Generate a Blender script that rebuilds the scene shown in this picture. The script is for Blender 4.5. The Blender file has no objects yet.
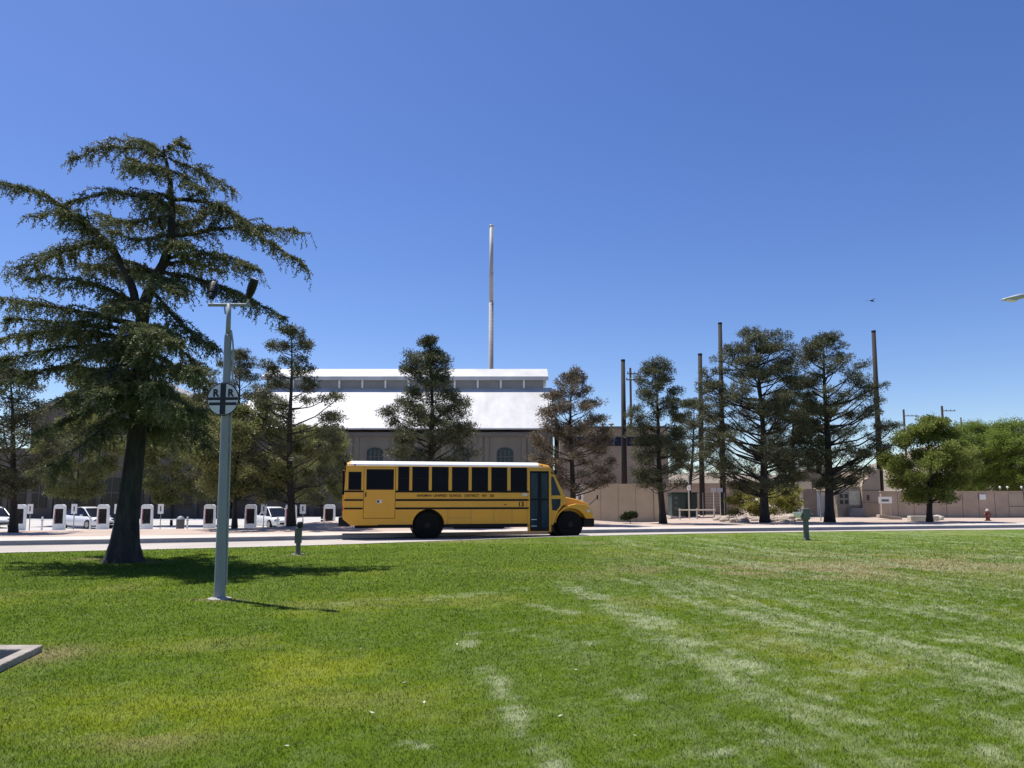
import bpy, math, random
import numpy as np
from mathutils import Vector, Matrix
R = math.radians
random.seed(7); rng = np.random.default_rng(7)
scn = bpy.context.scene
COL = scn.collection

# ------------------------------------------------------------------ camera
F = 739.0; Y0 = 421.3; PITCH = R(6.0); H0 = 1.45
cd = bpy.data.cameras.new('camera'); cam = bpy.data.objects.new('camera', cd); COL.objects.link(cam)
cam.location = (0, 0, H0); cam.rotation_euler = (R(90) + PITCH, 0, 0)
cd.sensor_width = 36; cd.lens = F * 36 / 1024; cd.shift_y = (Y0 - 384) / 1024
cd.clip_start = 0.05; cd.clip_end = 9000
scn.camera = cam
scn.render.resolution_x = 1024; scn.render.resolution_y = 768
# ------------------------------------------------------------------ light
SUN_EL = R(67.5); SV = Vector((-0.82 * math.cos(SUN_EL), 0.572 * math.cos(SUN_EL), math.sin(SUN_EL))).normalized()
w = bpy.data.worlds.new("World"); scn.world = w; w.use_nodes = True
nt = w.node_tree; bg = nt.nodes['Background']
sky = nt.nodes.new('ShaderNodeTexSky'); sky.sky_type = 'NISHITA'; sky.sun_disc = False
sky.sun_elevation = SUN_EL; sky.sun_rotation = math.atan2(-0.82, 0.572)
sky.altitude = 1000; sky.air_density = 1.0; sky.dust_density = 0.9; sky.ozone_density = 2.2
bc = nt.nodes.new('ShaderNodeHueSaturation'); bc.inputs['Saturation'].default_value = 1.24; bc.inputs['Hue'].default_value = 0.515
nt.links.new(sky.outputs[0], bc.inputs['Color']); nt.links.new(bc.outputs[0], bg.inputs[0])
bg.inputs[1].default_value = 0.11
sd = bpy.data.lights.new('sun', 'SUN'); sd.energy = 5.0; sd.angle = R(0.53); sd.color = (1.0, 0.955, 0.88)
sun = bpy.data.objects.new('sun', sd); COL.objects.link(sun)
sun.rotation_euler = (-SV).to_track_quat('-Z', 'Y').to_euler()
scn.view_settings.view_transform = 'Standard'; scn.view_settings.look = 'None'
scn.view_settings.exposure = 0.42; scn.view_settings.gamma = 1.0

# ------------------------------------------------------------------ pixel -> place
cp, sp = math.cos(PITCH), math.sin(PITCH)
def ray(px, py):
    u = (px - 512) / F; v = (Y0 - py) / F
    return Vector((u, cp - v * sp, sp + v * cp))
def at(px, py, Y):
    d = ray(px, py); return Vector((0, 0, H0)) + d * (Y / d.y)
def gnd(px, py, z=0.0):
    d = ray(px, py); return Vector((0, 0, H0)) + d * ((z - H0) / d.z)

# ------------------------------------------------------------------ materials
def mat(name, col, rough=0.8, metal=0.0, var=0.15, scale=3.0, bump=0.0, col2=None, spec=0.5, detail=6, coord='Object', stretch=None, trans=0.0, coat=0.0):
    m = bpy.data.materials.new(name); m.use_nodes = True; t = m.node_tree; b = t.nodes['Principled BSDF']
    b.inputs['Roughness'].default_value = rough; b.inputs['Metallic'].default_value = metal
    b.inputs['Specular IOR Level'].default_value = spec
    if coat: b.inputs['Coat Weight'].default_value = coat
    tc = t.nodes.new('ShaderNodeTexCoord'); no = t.nodes.new('ShaderNodeTexNoise')
    no.inputs['Scale'].default_value = scale; no.inputs['Detail'].default_value = detail; no.inputs['Roughness'].default_value = 0.6
    src = tc.outputs[coord]
    if stretch:
        mp = t.nodes.new('ShaderNodeMapping'); mp.inputs['Scale'].default_value = stretch
        t.links.new(src, mp.inputs[0]); src = mp.outputs[0]
    t.links.new(src, no.inputs['Vector'])
    rp = t.nodes.new('ShaderNodeValToRGB'); e = rp.color_ramp.elements
    e[0].position = 0.3; e[1].position = 0.7
    c = Vector(col[:3]); c2 = Vector(col2[:3]) if col2 else c * (1 + var)
    if not col2: c = c * (1 - var)
    e[0].color = (*c, 1); e[1].color = (*c2, 1)
    t.links.new(no.outputs['Fac'], rp.inputs[0]); t.links.new(rp.outputs[0], b.inputs['Base Color'])
    if bump:
        bp = t.nodes.new('ShaderNodeBump'); bp.inputs['Strength'].default_value = bump; bp.inputs['Distance'].default_value = 0.05
        n2 = t.nodes.new('ShaderNodeTexNoise'); n2.inputs['Scale'].default_value = scale * 6; n2.inputs['Detail'].default_value = 8
        t.links.new(src, n2.inputs['Vector']); t.links.new(n2.outputs['Fac'], bp.inputs['Height']); t.links.new(bp.outputs[0], b.inputs['Normal'])
    return m
def leafmat(name, dark, light, dry, trans=0.3):
    m = bpy.data.materials.new(name); m.use_nodes = True; t = m.node_tree; b = t.nodes['Principled BSDF']
    b.inputs['Roughness'].default_value = 0.55; b.inputs['Specular IOR Level'].default_value = 0.3
    a = t.nodes.new('ShaderNodeAttribute'); a.attribute_name = 'tint'
    rp = t.nodes.new('ShaderNodeValToRGB'); e = rp.color_ramp.elements
    e[0].color = (*dark, 1); e[1].color = (*dry, 1); e[1].position = 1.0
    x = e.new(0.72); x.color = (*light, 1)
    t.links.new(a.outputs['Fac'], rp.inputs[0]); t.links.new(rp.outputs[0], b.inputs['Base Color'])
    tr = t.nodes.new('ShaderNodeBsdfTranslucent'); t.links.new(rp.outputs[0], tr.inputs['Color'])
    mx = t.nodes.new('ShaderNodeMixShader'); mx.inputs[0].default_value = trans
    t.links.new(b.outputs[0], mx.inputs[1]); t.links.new(tr.outputs[0], mx.inputs[2])
    t.links.new(mx.outputs[0], t.nodes['Material Output'].inputs['Surface'])
    return m
M = {}
M['concrete'] = mat('concrete', (0.36, 0.34, 0.31), 0.9, var=0.14, scale=1.2, bump=0.15)
M['walk'] = mat('sidewalk_concrete', (0.50, 0.45, 0.40), 0.9, var=0.12, scale=0.8, bump=0.1)
M['kerb'] = mat('kerb_concrete', (0.44, 0.40, 0.36), 0.9, var=0.15, scale=1.5, bump=0.2)
M['road'] = mat('worn_road', (0.40, 0.36, 0.32), 0.9, var=0.14, scale=0.35, bump=0.15, detail=10)
M['dirt'] = mat('desert_dirt', (0.36, 0.27, 0.21), 0.95, col2=(0.46, 0.37, 0.31), scale=0.35, bump=0.4, detail=10)
M['lot'] = mat('lot_concrete', (0.44, 0.42, 0.40), 0.9, var=0.1, scale=0.2)
M['hill'] = mat('hill_rock', (0.20, 0.165, 0.125), 1.0, var=0.3, scale=0.01)
M['bark'] = mat('bark', (0.032, 0.026, 0.022), 0.95, var=0.35, scale=5, bump=0.8, stretch=(1, 1, 0.25))
M['cbark'] = mat('cedar_bark', (0.022, 0.020, 0.019), 0.95, col2=(0.075, 0.068, 0.06), scale=9, bump=1.0, stretch=(1, 1, 0.18))
M['pine'] = leafmat('pine_needles', (0.032, 0.040, 0.018), (0.13, 0.14, 0.065), (0.25, 0.20, 0.11), .2)
M['pinedry'] = leafmat('dry_pine_needles', (0.07, 0.055, 0.038), (0.20, 0.16, 0.10), (0.36, 0.27, 0.19), .25)
M['cedar'] = leafmat('cedar_needles', (0.036, 0.050, 0.02), (0.16, 0.175, 0.07), (0.28, 0.28, 0.12), .33)
M['olive'] = leafmat('olive_leaves', (0.085, 0.095, 0.03), (0.22, 0.23, 0.075), (0.32, 0.29, 0.11), .4)
M['green'] = leafmat('green_leaves', (0.08, 0.11, 0.02), (0.23, 0.27, 0.055), (0.32, 0.34, 0.10), .45)
M['lime'] = leafmat('cottonwood_leaves', (0.12, 0.17, 0.025), (0.24, 0.32, 0.06), (0.33, 0.37, 0.10), .5)
M['yelbush'] = leafmat('yellow_bush_leaves', (0.20, 0.21, 0.05), (0.36, 0.35, 0.09), (0.46, 0.42, 0.15), .45)
M['shrub'] = leafmat('shrub_leaves', (0.02, 0.03, 0.012), (0.06, 0.08, 0.03), (0.12, 0.12, 0.05))
M['white'] = mat('white_paint', (0.78, 0.78, 0.76), 0.5, var=0.05)
M['roofwhite'] = mat('white_roof_metal', (0.40, 0.395, 0.39), 0.6, col2=(0.56, 0.56, 0.56), scale=0.45, stretch=(0.9, .35, .35))
M['wall'] = mat('powerhouse_concrete', (0.165, 0.148, 0.12), 0.9, var=0.12, scale=0.35, bump=0.1, stretch=(1.2, 1, 0.6))
M['wall2'] = mat('wing_concrete', (0.095, 0.083, 0.072), 0.9, var=0.15, scale=0.4, bump=0.1)
M['trim'] = mat('dark_trim', (0.12, 0.11, 0.10), 0.8)
M['monwall'] = mat('monitor_louvre', (0.27, 0.27, 0.27), 0.7, var=0.1, scale=0.6)
M['stackpale'] = mat('stack_pale_steel', (0.36, 0.35, 0.33), 0.6, var=0.1, scale=0.5)
M['stackgrey'] = mat('stack_grey_steel', (0.33, 0.32, 0.31), 0.6, var=0.15, scale=0.5)
M['glass'] = mat('dark_glass', (0.010, 0.012, 0.018), 0.08, var=0.2, scale=0.6, spec=0.3)
M['greenglass'] = mat('green_window_paint', (0.012, 0.028, 0.024), 0.35, var=0.2)
M['busglass'] = mat('bus_glass', (0.003, 0.004, 0.012), 0.1, var=0.3, scale=1.5, spec=0.06)
M['doorglass'] = mat('bus_door_glass', (0.004, 0.014, 0.03), 0.08, col2=(0.012, 0.05, 0.085), scale=3.5, spec=0.15, stretch=(1, 1, .35))
M['yellow'] = mat('school_bus_yellow', (0.66, 0.315, 0.018), 0.42, var=0.06, scale=1.2, coat=0.3)
M['ylabel'] = mat('dull_white_sticker', (0.6, 0.58, 0.52), 0.6)
M['black'] = mat('black_paint', (0.006, 0.006, 0.007), 0.55, var=0.2, spec=0.2)
M['rubber'] = mat('rubber', (0.007, 0.007, 0.007), 0.9, var=0.25, scale=8, spec=0.2)
M['rim'] = mat('dark_rim', (0.009, 0.009, 0.009), 0.6, spec=0.25)
M['steelrim'] = mat('grey_rim', (0.35, 0.35, 0.36), 0.4, metal=0.5)
M['busroof'] = mat('bus_roof_white', (0.80, 0.80, 0.78), 0.45, var=0.04)
M['lens'] = mat('headlight_lens', (0.55, 0.55, 0.55), 0.15)
M['red'] = mat('red_lens', (0.35, 0.02, 0.015), 0.3)
M['amber'] = mat('amber_lens', (0.6, 0.22, 0.02), 0.3)
M['carwhite'] = mat('white_car_paint', (0.72, 0.73, 0.74), 0.3, var=0.03, coat=0.6)
M['galv'] = mat('grey_green_pole_paint', (0.25, 0.265, 0.27), 0.55, var=0.12, scale=6, stretch=(1, 1, 0.3))
M['conduit'] = mat('conduit_grey', (0.32, 0.34, 0.33), 0.5)
M['signface'] = mat('sign_face', (0.62, 0.62, 0.64), 0.7, var=0.1, scale=5)
M['signblack'] = mat('sign_black', (0.01, 0.012, 0.02), 0.6)
M['flood'] = mat('floodlight_housing', (0.008, 0.008, 0.008), 0.5, spec=.3)
M['teal'] = mat('teal_green_paint', (0.115, 0.118, 0.108), 0.6, var=0.2, scale=6)
M['bone'] = mat('bone_enamel', (0.50, 0.47, 0.38), 0.4, var=0.1)
M['rust'] = mat('weathered_steel', (0.013, 0.010, 0.009), 0.85, var=0.35, scale=2, stretch=(1, 1, 0.3))
M['wood'] = mat('weathered_pole_wood', (0.10, 0.08, 0.065), 0.95, var=0.2)
M['beige'] = mat('beige_stucco', (0.46, 0.385, 0.285), 0.9, var=0.1, scale=0.8, bump=0.1)
M['pink'] = mat('pink_brown_block', (0.40, 0.315, 0.24), 0.9, var=0.16, scale=.8, bump=0.1)
M['tan'] = mat('tan_plaster', (0.38, 0.315, 0.235), 0.9, var=0.1, scale=1)
M['cream'] = mat('cream_panel', (0.55, 0.55, 0.42), 0.8, var=0.2, scale=3)
M['navy'] = mat('navy_glass', (0.01, 0.012, 0.035), 0.3, spec=.2)
M['cabinet'] = mat('green_cabinet_paint', (0.035, 0.06, 0.05), 0.5, var=0.15)
M['rock'] = mat('pale_rock', (0.36, 0.30, 0.25), 0.95, var=0.25, scale=2, bump=0.5)
M['hydrant'] = mat('dark_red_hydrant_paint', (0.14, 0.035, 0.025), 0.5)
M['binmat'] = mat('grey_bin_plastic', (0.09, 0.09, 0.09), 0.6)
M['redtrim'] = mat('red_trim', (0.5, 0.03, 0.04), 0.4)
M['pit'] = mat('pit_gravel', (0.05, 0.05, 0.05), 0.95, var=0.3, scale=6, bump=0.5)
M['birdm'] = mat('bird_feathers', (0.02, 0.02, 0.022), 0.8)
M['lampgrey'] = mat('lamp_casting_grey', (0.42, 0.43, 0.44), 0.4)

# ------------------------------------------------------------------ object helpers
def link(o): COL.objects.link(o); return o
def tag(o, label=None, cat=None, group=None, kind=None):
    if label: o['label'] = label
    if cat: o['category'] = cat
    if group: o['group'] = group
    if kind: o['kind'] = kind
    return o
def thing(name, label, cat, loc=(0, 0, 0), rz=0.0, group=None):
    o = bpy.data.objects.new(name, None); o.location = loc; o.rotation_euler = (0, 0, rz); o.empty_display_size = 0.3
    link(o); return tag(o, label, cat, group)
def dup(root, loc=None, rz=None, label=None, group=None):
    r = root.copy(); COL.objects.link(r)
    if loc is not None: r.location = loc
    if rz is not None: r.rotation_euler = (0, 0, rz)
    if label: r['label'] = label
    if group: r['group'] = group
    for ch in list(root.children):
        c = ch.copy(); COL.objects.link(c); c.parent = r
        for g in list(ch.children):
            d = g.copy(); COL.objects.link(d); d.parent = c
    return r
class MB:
    def __init__(s): s.v = []; s.f = []; s.off = 0
    def add(s, vs, fs):
        n = len(s.v); s.v.extend([tuple(p) for p in vs]); s.f.extend([tuple(i + n for i in f) for f in fs]); return s
    def box(s, c, d, rz=0.0, ry=0.0, rx=0.0):
        m = Matrix.Rotation(rz, 3, 'Z') @ Matrix.Rotation(ry, 3, 'Y') @ Matrix.Rotation(rx, 3, 'X'); c = Vector(c)
        vs = [c + m @ Vector((x * d[0] / 2, y * d[1] / 2, z * d[2] / 2)) for x in (-1, 1) for y in (-1, 1) for z in (-1, 1)]
        return s.add(vs, [(0, 1, 3, 2), (4, 6, 7, 5), (0, 4, 5, 1), (2, 3, 7, 6), (0, 2, 6, 4), (1, 5, 7, 3)])
    def b2(s, a, b):
        return s.box([(a[i] + b[i]) / 2 for i in range(3)], [abs(b[i] - a[i]) for i in range(3)])
    def prism(s, pts, axis, a, b):
        # extrude polygon; axis 'y': pts are (x,z); 'x': pts are (y,z); 'z': pts are (x,y)
        def P(p, t): return {'y': (p[0], t, p[1]), 'x': (t, p[0], p[1]), 'z': (p[0], p[1], t)}[axis]
        n = len(pts); vs = [P(p, a) for p in pts] + [P(p, b) for p in pts]
        fs = [tuple(range(n)), tuple(range(2 * n - 1, n - 1, -1))] + [(i, i + n, (i + 1) % n + n, (i + 1) % n) for i in range(n)]
        return s.add(vs, fs)
    def tube(s, pts, rad, n=6, cap=True):
        pts = [Vector(p) for p in pts]
        if not hasattr(rad, '__len__'): rad = [rad] * len(pts)
        rings = []; ref = Vector((0.31, 0.87, 0.12)).normalized()
        for i, p in enumerate(pts):
            t = (pts[min(i + 1, len(pts) - 1)] - pts[max(i - 1, 0)]).normalized()
            a = t.cross(ref)
            if a.length < 1e-3: a = t.cross(Vector((1, 0, 0)))
            a.normalize(); b = t.cross(a)
            rings.append([p + (a * math.cos(k * 2 * math.pi / n) + b * math.sin(k * 2 * math.pi / n)) * rad[i] for k in range(n)])
        vs = [v for r in rings for v in r]; fs = []
        for i in range(len(pts) - 1):
            for k in range(n):
                k2 = (k + 1) % n; fs.append((i * n + k, i * n + k2, (i + 1) * n + k2, (i + 1) * n + k))
        if cap: fs.append(tuple(range(n - 1, -1, -1))); m = (len(pts) - 1) * n; fs.append(tuple(range(m, m + n)))
        return s.add(vs, fs)
    def lathe(s, prof, c=(0, 0, 0), axis='z', n=20):
        # prof: (radius, height)
        vs = []; c = Vector(c)
        for r, h in prof:
            for k in range(n):
                a = 2 * math.pi * k / n; x, y = r * math.cos(a), r * math.sin(a)
                vs.append(c + (Vector((x, y, h)) if axis == 'z' else Vector((x, h, y)) if axis == 'y' else Vector((h, x, y))))
        fs = []
        for i in range(len(prof) - 1):
            for k in range(n):
                k2 = (k + 1) % n; fs.append((i * n + k, i * n + k2, (i + 1) * n + k2, (i + 1) * n + k))
        fs.append(tuple(range(n - 1, -1, -1))); m = (len(prof) - 1) * n; fs.append(tuple(range(m, m + n)))
        return s.add(vs, fs)
    def build(s, name, m, parent=None, bevel=0.0, smooth=False, seg=2):
        me = bpy.data.meshes.new(name); me.from_pydata(s.v, [], s.f); me.update()
        me.materials.append(M[m] if isinstance(m, str) else m)
        if smooth: me.polygons.foreach_set('use_smooth', [True] * len(me.polygons))
        import bmesh
        bm = bmesh.new(); bm.from_mesh(me); bmesh.ops.recalc_face_normals(bm, faces=bm.faces); bm.to_mesh(me); bm.free()
        o = bpy.data.objects.new(name, me); link(o)
        if parent: o.parent = parent
        if bevel:
            b = o.modifiers.new('bevel', 'BEVEL'); b.width = bevel; b.segments = seg; b.limit_method = 'ANGLE'; b.angle_limit = R(35)
            try: b.harden_normals = False
            except Exception: pass
        if smooth:
            pass
        return o
def npmesh(name, verts, k, m, parent=None, attrs=None, domain='FACE'):
    """verts (N*k,3) as N separate k-gons"""
    n = len(verts) // k; me = bpy.data.meshes.new(name)
    me.vertices.add(len(verts)); me.vertices.foreach_set('co', np.ascontiguousarray(verts, dtype=np.float32).ravel())
    me.loops.add(n * k); me.loops.foreach_set('vertex_index', np.arange(n * k, dtype=np.int32))
    me.polygons.add(n); me.polygons.foreach_set('loop_start', np.arange(0, n * k, k, dtype=np.int32))
    me.polygons.foreach_set('loop_total', np.full(n, k, dtype=np.int32))
    me.update(calc_edges=True)
    for an, av in (attrs or {}).items():
        a = me.attributes.new(an, 'FLOAT', 'FACE'); a.data.foreach_set('value', np.ascontiguousarray(av, dtype=np.float32))
    me.materials.append(m)
    o = bpy.data.objects.new(name, me); link(o)
    if parent: o.parent = parent
    return o
def text_part(name, body, size, m, parent, loc, rot, sx=1.0, bold=0.0):
    c = bpy.data.curves.new(name, 'FONT'); c.body = body; c.size = size; c.align_x = 'CENTER'; c.align_y = 'CENTER'; c.extrude = 0.002; c.offset = bold
    tmp = bpy.data.objects.new('tmp', c); COL.objects.link(tmp)
    bpy.context.view_layer.update()
    dg = bpy.context.evaluated_depsgraph_get(); me = bpy.data.meshes.new_from_object(tmp.evaluated_get(dg))
    COL.objects.unlink(tmp); bpy.data.objects.remove(tmp)
    me.materials.clear(); me.materials.append(M[m]); me.name = name
    o = bpy.data.objects.new(name, me); link(o); o.parent = parent; o.location = loc; o.rotation_euler = rot; o.scale = (sx, 1, 1)
    return o

# ------------------------------------------------------------------ numpy noise
_tab = rng.random((256, 256))
def vnoise(x, y):
    xi = np.floor(x).astype(int); yi = np.floor(y).astype(int); fx = x - xi; fy = y - yi
    fx = fx * fx * (3 - 2 * fx); fy = fy * fy * (3 - 2 * fy)
    g = lambda a, b: _tab[a & 255, b & 255]
    return (g(xi, yi) * (1 - fx) + g(xi + 1, yi) * fx) * (1 - fy) + (g(xi, yi + 1) * (1 - fx) + g(xi + 1, yi + 1) * fx) * fy
def fbm(x, y, s=1.0, o=4):
    r = 0; a = 0.5; t = 0
    for i in range(o):
        r = r + a * vnoise(x * s + 17.3 * i, y * s + 9.1 * i); t += a; a *= 0.55; s *= 2.03
    return r / t
def sstep(a, b, x): t = np.clip((x - a) / (b - a), 0, 1); return t * t * (3 - 2 * t)

# ------------------------------------------------------------------ lines across the ground
def poly(pix, z):
    p = [gnd(a, b, z) for a, b in pix]; return np.array([q.x for q in p]), np.array([q.y for q in p])
EX, EY = poly([(0, 553.5), (100, 550.5), (200, 548.5), (341, 545.5), (420, 541.8), (480, 539.2), (620, 535.0), (760, 532.6), (900, 530.6), (1024, 529.6)], 0.0)
FX, FY = poly([(0, 545.5), (120, 543.3), (250, 541), (341, 539.2), (430, 536.4), (620, 532.2), (760, 531.0), (900, 529.0), (1024, 527.4)], -0.13)
def ext(X, Yv, x):
    r = np.interp(x, X, Yv)
    sl = (Yv[1] - Yv[0]) / (X[1] - X[0]) * 0.6; sr = (Yv[-1] - Yv[-3]) / (X[-1] - X[-3]) * 0.8
    r = np.where(x < X[0], Yv[0] + (x - X[0]) * sl, r); return np.where(x > X[-1], Yv[-1] + (x - X[-1]) * sr, r)
def smoothed(X, Yv):
    xs = np.linspace(-70, 90, 641); ys = ext(X, Yv, xs); k = np.ones(33) / 33
    yp = np.pad(ys, 16, mode='edge'); yp[:16] = ys[0] - (ys[1] - ys[0]) * np.arange(16, 0, -1); yp[-16:] = ys[-1] + (ys[-1] - ys[-2]) * np.arange(1, 17)
    return xs, np.convolve(yp, k, 'valid')
EXs, EYs = smoothed(EX, EY); FXs, FYs = smoothed(FX, FY)
def edge(x): return ext(EXs, EYs, np.asarray(x, float))
def far(x): return np.maximum(ext(FXs, FYs, np.asarray(x, float)), edge(x) + 3.2)
WALK = 2.9
def Hg(x, y):
    x = np.asarray(x, float); y = np.asarray(y, float)
    s = y - far(x) - WALK
    left = sstep(16, 4, x)
    z = -0.75 * sstep(7, 17, s) * left
    berm = 0.33 * np.exp(-((s - 6.5) / 3.0) ** 2) * sstep(-13, -9, x) * sstep(8, 2, x)
    z = z + berm + sstep(0, 3, s) * 0.05 * (fbm(x, y, 0.4) - 0.5) * (1 - sstep(8, 14, s))
    # land climbs gently far away
    return z + 6.0 * sstep(250, 1500, y)
def hz(x, y): return float(Hg(x, y))

def strip_mesh(name, xs, f0, f1, z0, z1, m, nrow=1, zf=None):
    vs = []; fs = []; n = len(xs); y0 = f0(xs); y1 = f1(xs)
    for r in range(nrow + 1):
        t = r / nrow; yy = y0 * (1 - t) + y1 * t
        zz = z0 * (1 - t) + z1 * t if zf is None else zf(xs, yy, t)
        zz = np.broadcast_to(zz, xs.shape)
        vs += [(float(xs[i]), float(yy[i]), float(zz[i])) for i in range(n)]
    for r in range(nrow):
        for i in range(n - 1): fs.append((r * n + i, r * n + i + 1, (r + 1) * n + i + 1, (r + 1) * n + i))
    me = bpy.data.meshes.new(name); me.from_pydata(vs, [], fs); me.materials.append(M[m]); me.update()
    o = bpy.data.objects.new(name, me); link(o); tag(o, kind='structure'); return o
xsn = np.unique(np.concatenate([np.linspace(-2600, -75, 40), np.linspace(-75, 95, 340), np.linspace(95, 2600, 40)]))
strip_mesh('road', xsn, lambda x: edge(x) + 0.1, lambda x: far(x) + 0.06, -0.13, -0.13, 'road')
M['kerbshade'] = mat('kerb_shade_dark', (0.06, 0.057, 0.055), 0.9, var=0.25, scale=1.5, bump=.2)
strip_mesh('kerb_shade_strip', xsn, lambda x: far(x) - 0.4, lambda x: far(x) + 0.01, -0.126, -0.126, 'kerbshade')  # painted dark strip standing in for the shade on the far kerb face
strip_mesh('near_kerb', xsn, lambda x: edge(x) - 0.02, lambda x: edge(x) + 0.2, 0.012, 0.012, 'kerb')
strip_mesh('far_kerb_face', xsn, lambda x: far(x), lambda x: far(x) + 0.02, -0.14, 0.02, 'kerb')
strip_mesh('far_kerb', xsn, lambda x: far(x) + 0.02, lambda x: far(x) + 0.2, 0.02, 0.02, 'kerb')
strip_mesh('near_kerb_face', xsn, lambda x: edge(x) + 0.2, lambda x: edge(x) + 0.201, 0.012, -0.14, 'kerb')
strip_mesh('sidewalk', xsn, lambda x: far(x) + 0.2, lambda x: far(x) + WALK, 0.016, 0.016, 'walk')
# desert ground beyond the road, to the horizon
offs = np.unique(np.concatenate([np.linspace(-0.3, 24, 50), np.linspace(24, 90, 24), np.geomspace(90, 6000, 22)]))
vs = []; fs = []; n = len(xsn); base = far(xsn) + WALK
for k, s in enumerate(offs):
    yy = base + s; zz = Hg(xsn, yy) - (0.03 if s < 0 else 0.0)
    vs += [(float(xsn[i]), float(yy[i]), float(zz[i])) for i in range(n)]
for k in range(len(offs) - 1):
    for i in range(n - 1): fs.append((k * n + i, k * n + i + 1, (k + 1) * n + i + 1, (k + 1) * n + i))
me = bpy.data.meshes.new('ground'); me.from_pydata(vs, [], fs); me.materials.append(M['dirt']); me.update()
o = bpy.data.objects.new('ground', me); link(o); tag(o, kind='structure')
for p in me.polygons: p.use_smooth = True
# charging lot pavement
lx = np.linspace(-85, 2, 60)
strip_mesh('parking_lot', lx, lambda x: np.full_like(x, 48.5), lambda x: np.full_like(x, 91.0), 0, 0, 'lot', nrow=20, zf=lambda x, y, t: Hg(x, y) + 0.012)

# ------------------------------------------------------------------ lawn
def gp(a, b): p = gnd(a, b); return (p.x, p.y)
strokes = [((463, 632), (498, 694), .10, .9), ((505, 706), (572, 775), .10, .85), ((592, 596), (745, 668), .28, .95), ((560, 583), (640, 618), .3, .55), ((622, 579), (812, 632), .16, .75),
  ((930, 604), (1030, 628), .16, .8), ((832, 585), (900, 590), .2, .4), ((770, 680), (825, 700), .09, .85), ((940, 668), (1030, 692), .10, .8), ((615, 693), (705, 716), .12, .7),
  ((815, 712), (985, 752), .14, .9), ((850, 590), (1010, 592), .18, .3), ((500, 603), (570, 612), .2, .6), ((515, 630), (600, 645), .2, .5), ((720, 610), (800, 618), .2, .55),
  ((660, 640), (800, 640), .22, .5), ((850, 636), (985, 640), .2, .55), ((840, 672), (905, 680), .14, .6), ((970, 708), (1030, 720), .1, .7), ((675, 748), (720, 752), .1, .6),
  ((760, 745), (800, 750), .09, .6), ((385, 745), (430, 752), .06, .5), ((640, 660), (760, 668), .16, .4), ((900, 690), (960, 700), .1, .5), ((690, 725), (760, 735), .1, .5), ((430, 600), (520, 590), .3, .35), ((300, 610), (380, 600), .2, .3)]
strokes = [(gp(*a), gp(*b), wd, st) for a, b, wd, st in strokes]
def lawn_attrs(x, y):
    n1 = fbm(x, y, 3.1, 5); n2 = fbm(x + 50, y + 20, 0.55, 4); n3 = fbm(x * 0.7 + 9, y + 3, 1.3, 4)
    pale = np.zeros_like(x); n0 = fbm(x + 7, y + 11, 13.0, 4)
    wx = x + (fbm(x, y + 40, 1.1, 3) - 0.5) * 0.35; wy = y + (fbm(x + 40, y, 1.1, 3) - 0.5) * 0.35
    for (ax, ay), (bx, by), wd, st in strokes:
        dx, dy = bx - ax, by - ay; L = dx * dx + dy * dy
        t = np.clip(((wx - ax) * dx + (wy - ay) * dy) / L, 0, 1)
        d = np.hypot(wx - ax - t * dx, wy - ay - t * dy)
        pale = np.maximum(pale, st * np.exp(-(d / (wd * .85)) ** 2) * (0.1 + 1.2 * sstep(0.35, 0.62, n1)) * (0.35 + 1.1 * sstep(0.35, 0.62, n0)))
    right = sstep(-1.5, 3, x - 0.1 * y)
    (q0x, q0y), (q1x, q1y) = gp(592, 596), gp(745, 668); ql = math.hypot(q1x - q0x, q1y - q0y); ux, uy = (q0x - q1x) / ql, (q0y - q1y) / ql
    al = x * ux + y * uy; ac = -x * uy + y * ux
    st_ = fbm(al * 0.32 + 5, ac * 2.8 + 8, 1.0, 4); st2 = fbm(al * 0.6 + 31, ac * 7.0 + 3, 1.0, 3)
    pale = np.maximum(pale, (0.55 * sstep(.54, .70, st_) + .5 * sstep(.53, .72, st2)) * (0.12 + .88 * right) * (0.3 + 1.0 * sstep(.35, .62, n0)))
    pale = np.maximum(pale, 0.7 * sstep(0.5, 0.7, n3) * (0.2 + 0.8 * right) * sstep(0.4, 0.62, n1) * sstep(.3, .6, n0))
    pale = np.maximum(pale, 0.5 * sstep(0.5, 0.7, n0) * (0.3 + 0.6 * right))
    # far brown patch on the right, small dead patch near left
    def blob(px, py, rx, ry):
        c = gp(px, py); return np.exp(-(((x - c[0]) / rx) ** 2 + ((y - c[1]) / ry) ** 2))
    dry = 0.95 * blob(930, 563, 5.5, 3.0) * sstep(0.3, 0.6, n3) + 0.8 * blob(770, 572, 3.5, 1.3) * sstep(0.35, 0.6, n3)
    dry = dry + 0.6 * blob(640, 543, 3, .9) * sstep(.4, .6, n3) + 0.55 * blob(148, 742, .35, .2) * sstep(.4, .6, n1) + .9 * blob(48, 655, .35, .4) + 0.5 * blob(440, 541, 3, 1.0)
    dry = dry + .9 * blob(213, 600, .35, .12) + .8 * blob(226, 601, .25, .1) + .8 * blob(800, 541.5, .5, .25) + .8 * blob(296, 556, .35, .2) + .9 * blob(92, 559, .5, .35) + .7 * blob(150, 562, .4, .3)
    dry = np.clip(dry + 0.2 * sstep(0.64, 0.8, n2), 0, 1)
    yel = 0.75 * blob(325, 665, .6, .7) + 0.55 * blob(190, 715, .6, .5) + .35 * blob(100, 700, .9, .6) + 0.35 * sstep(0.5, 0.75, n2)
    yel = np.clip(yel * sstep(0.2, 0.6, n1), 0, 1)
    return np.clip(pale, 0, 1), dry, yel
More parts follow.
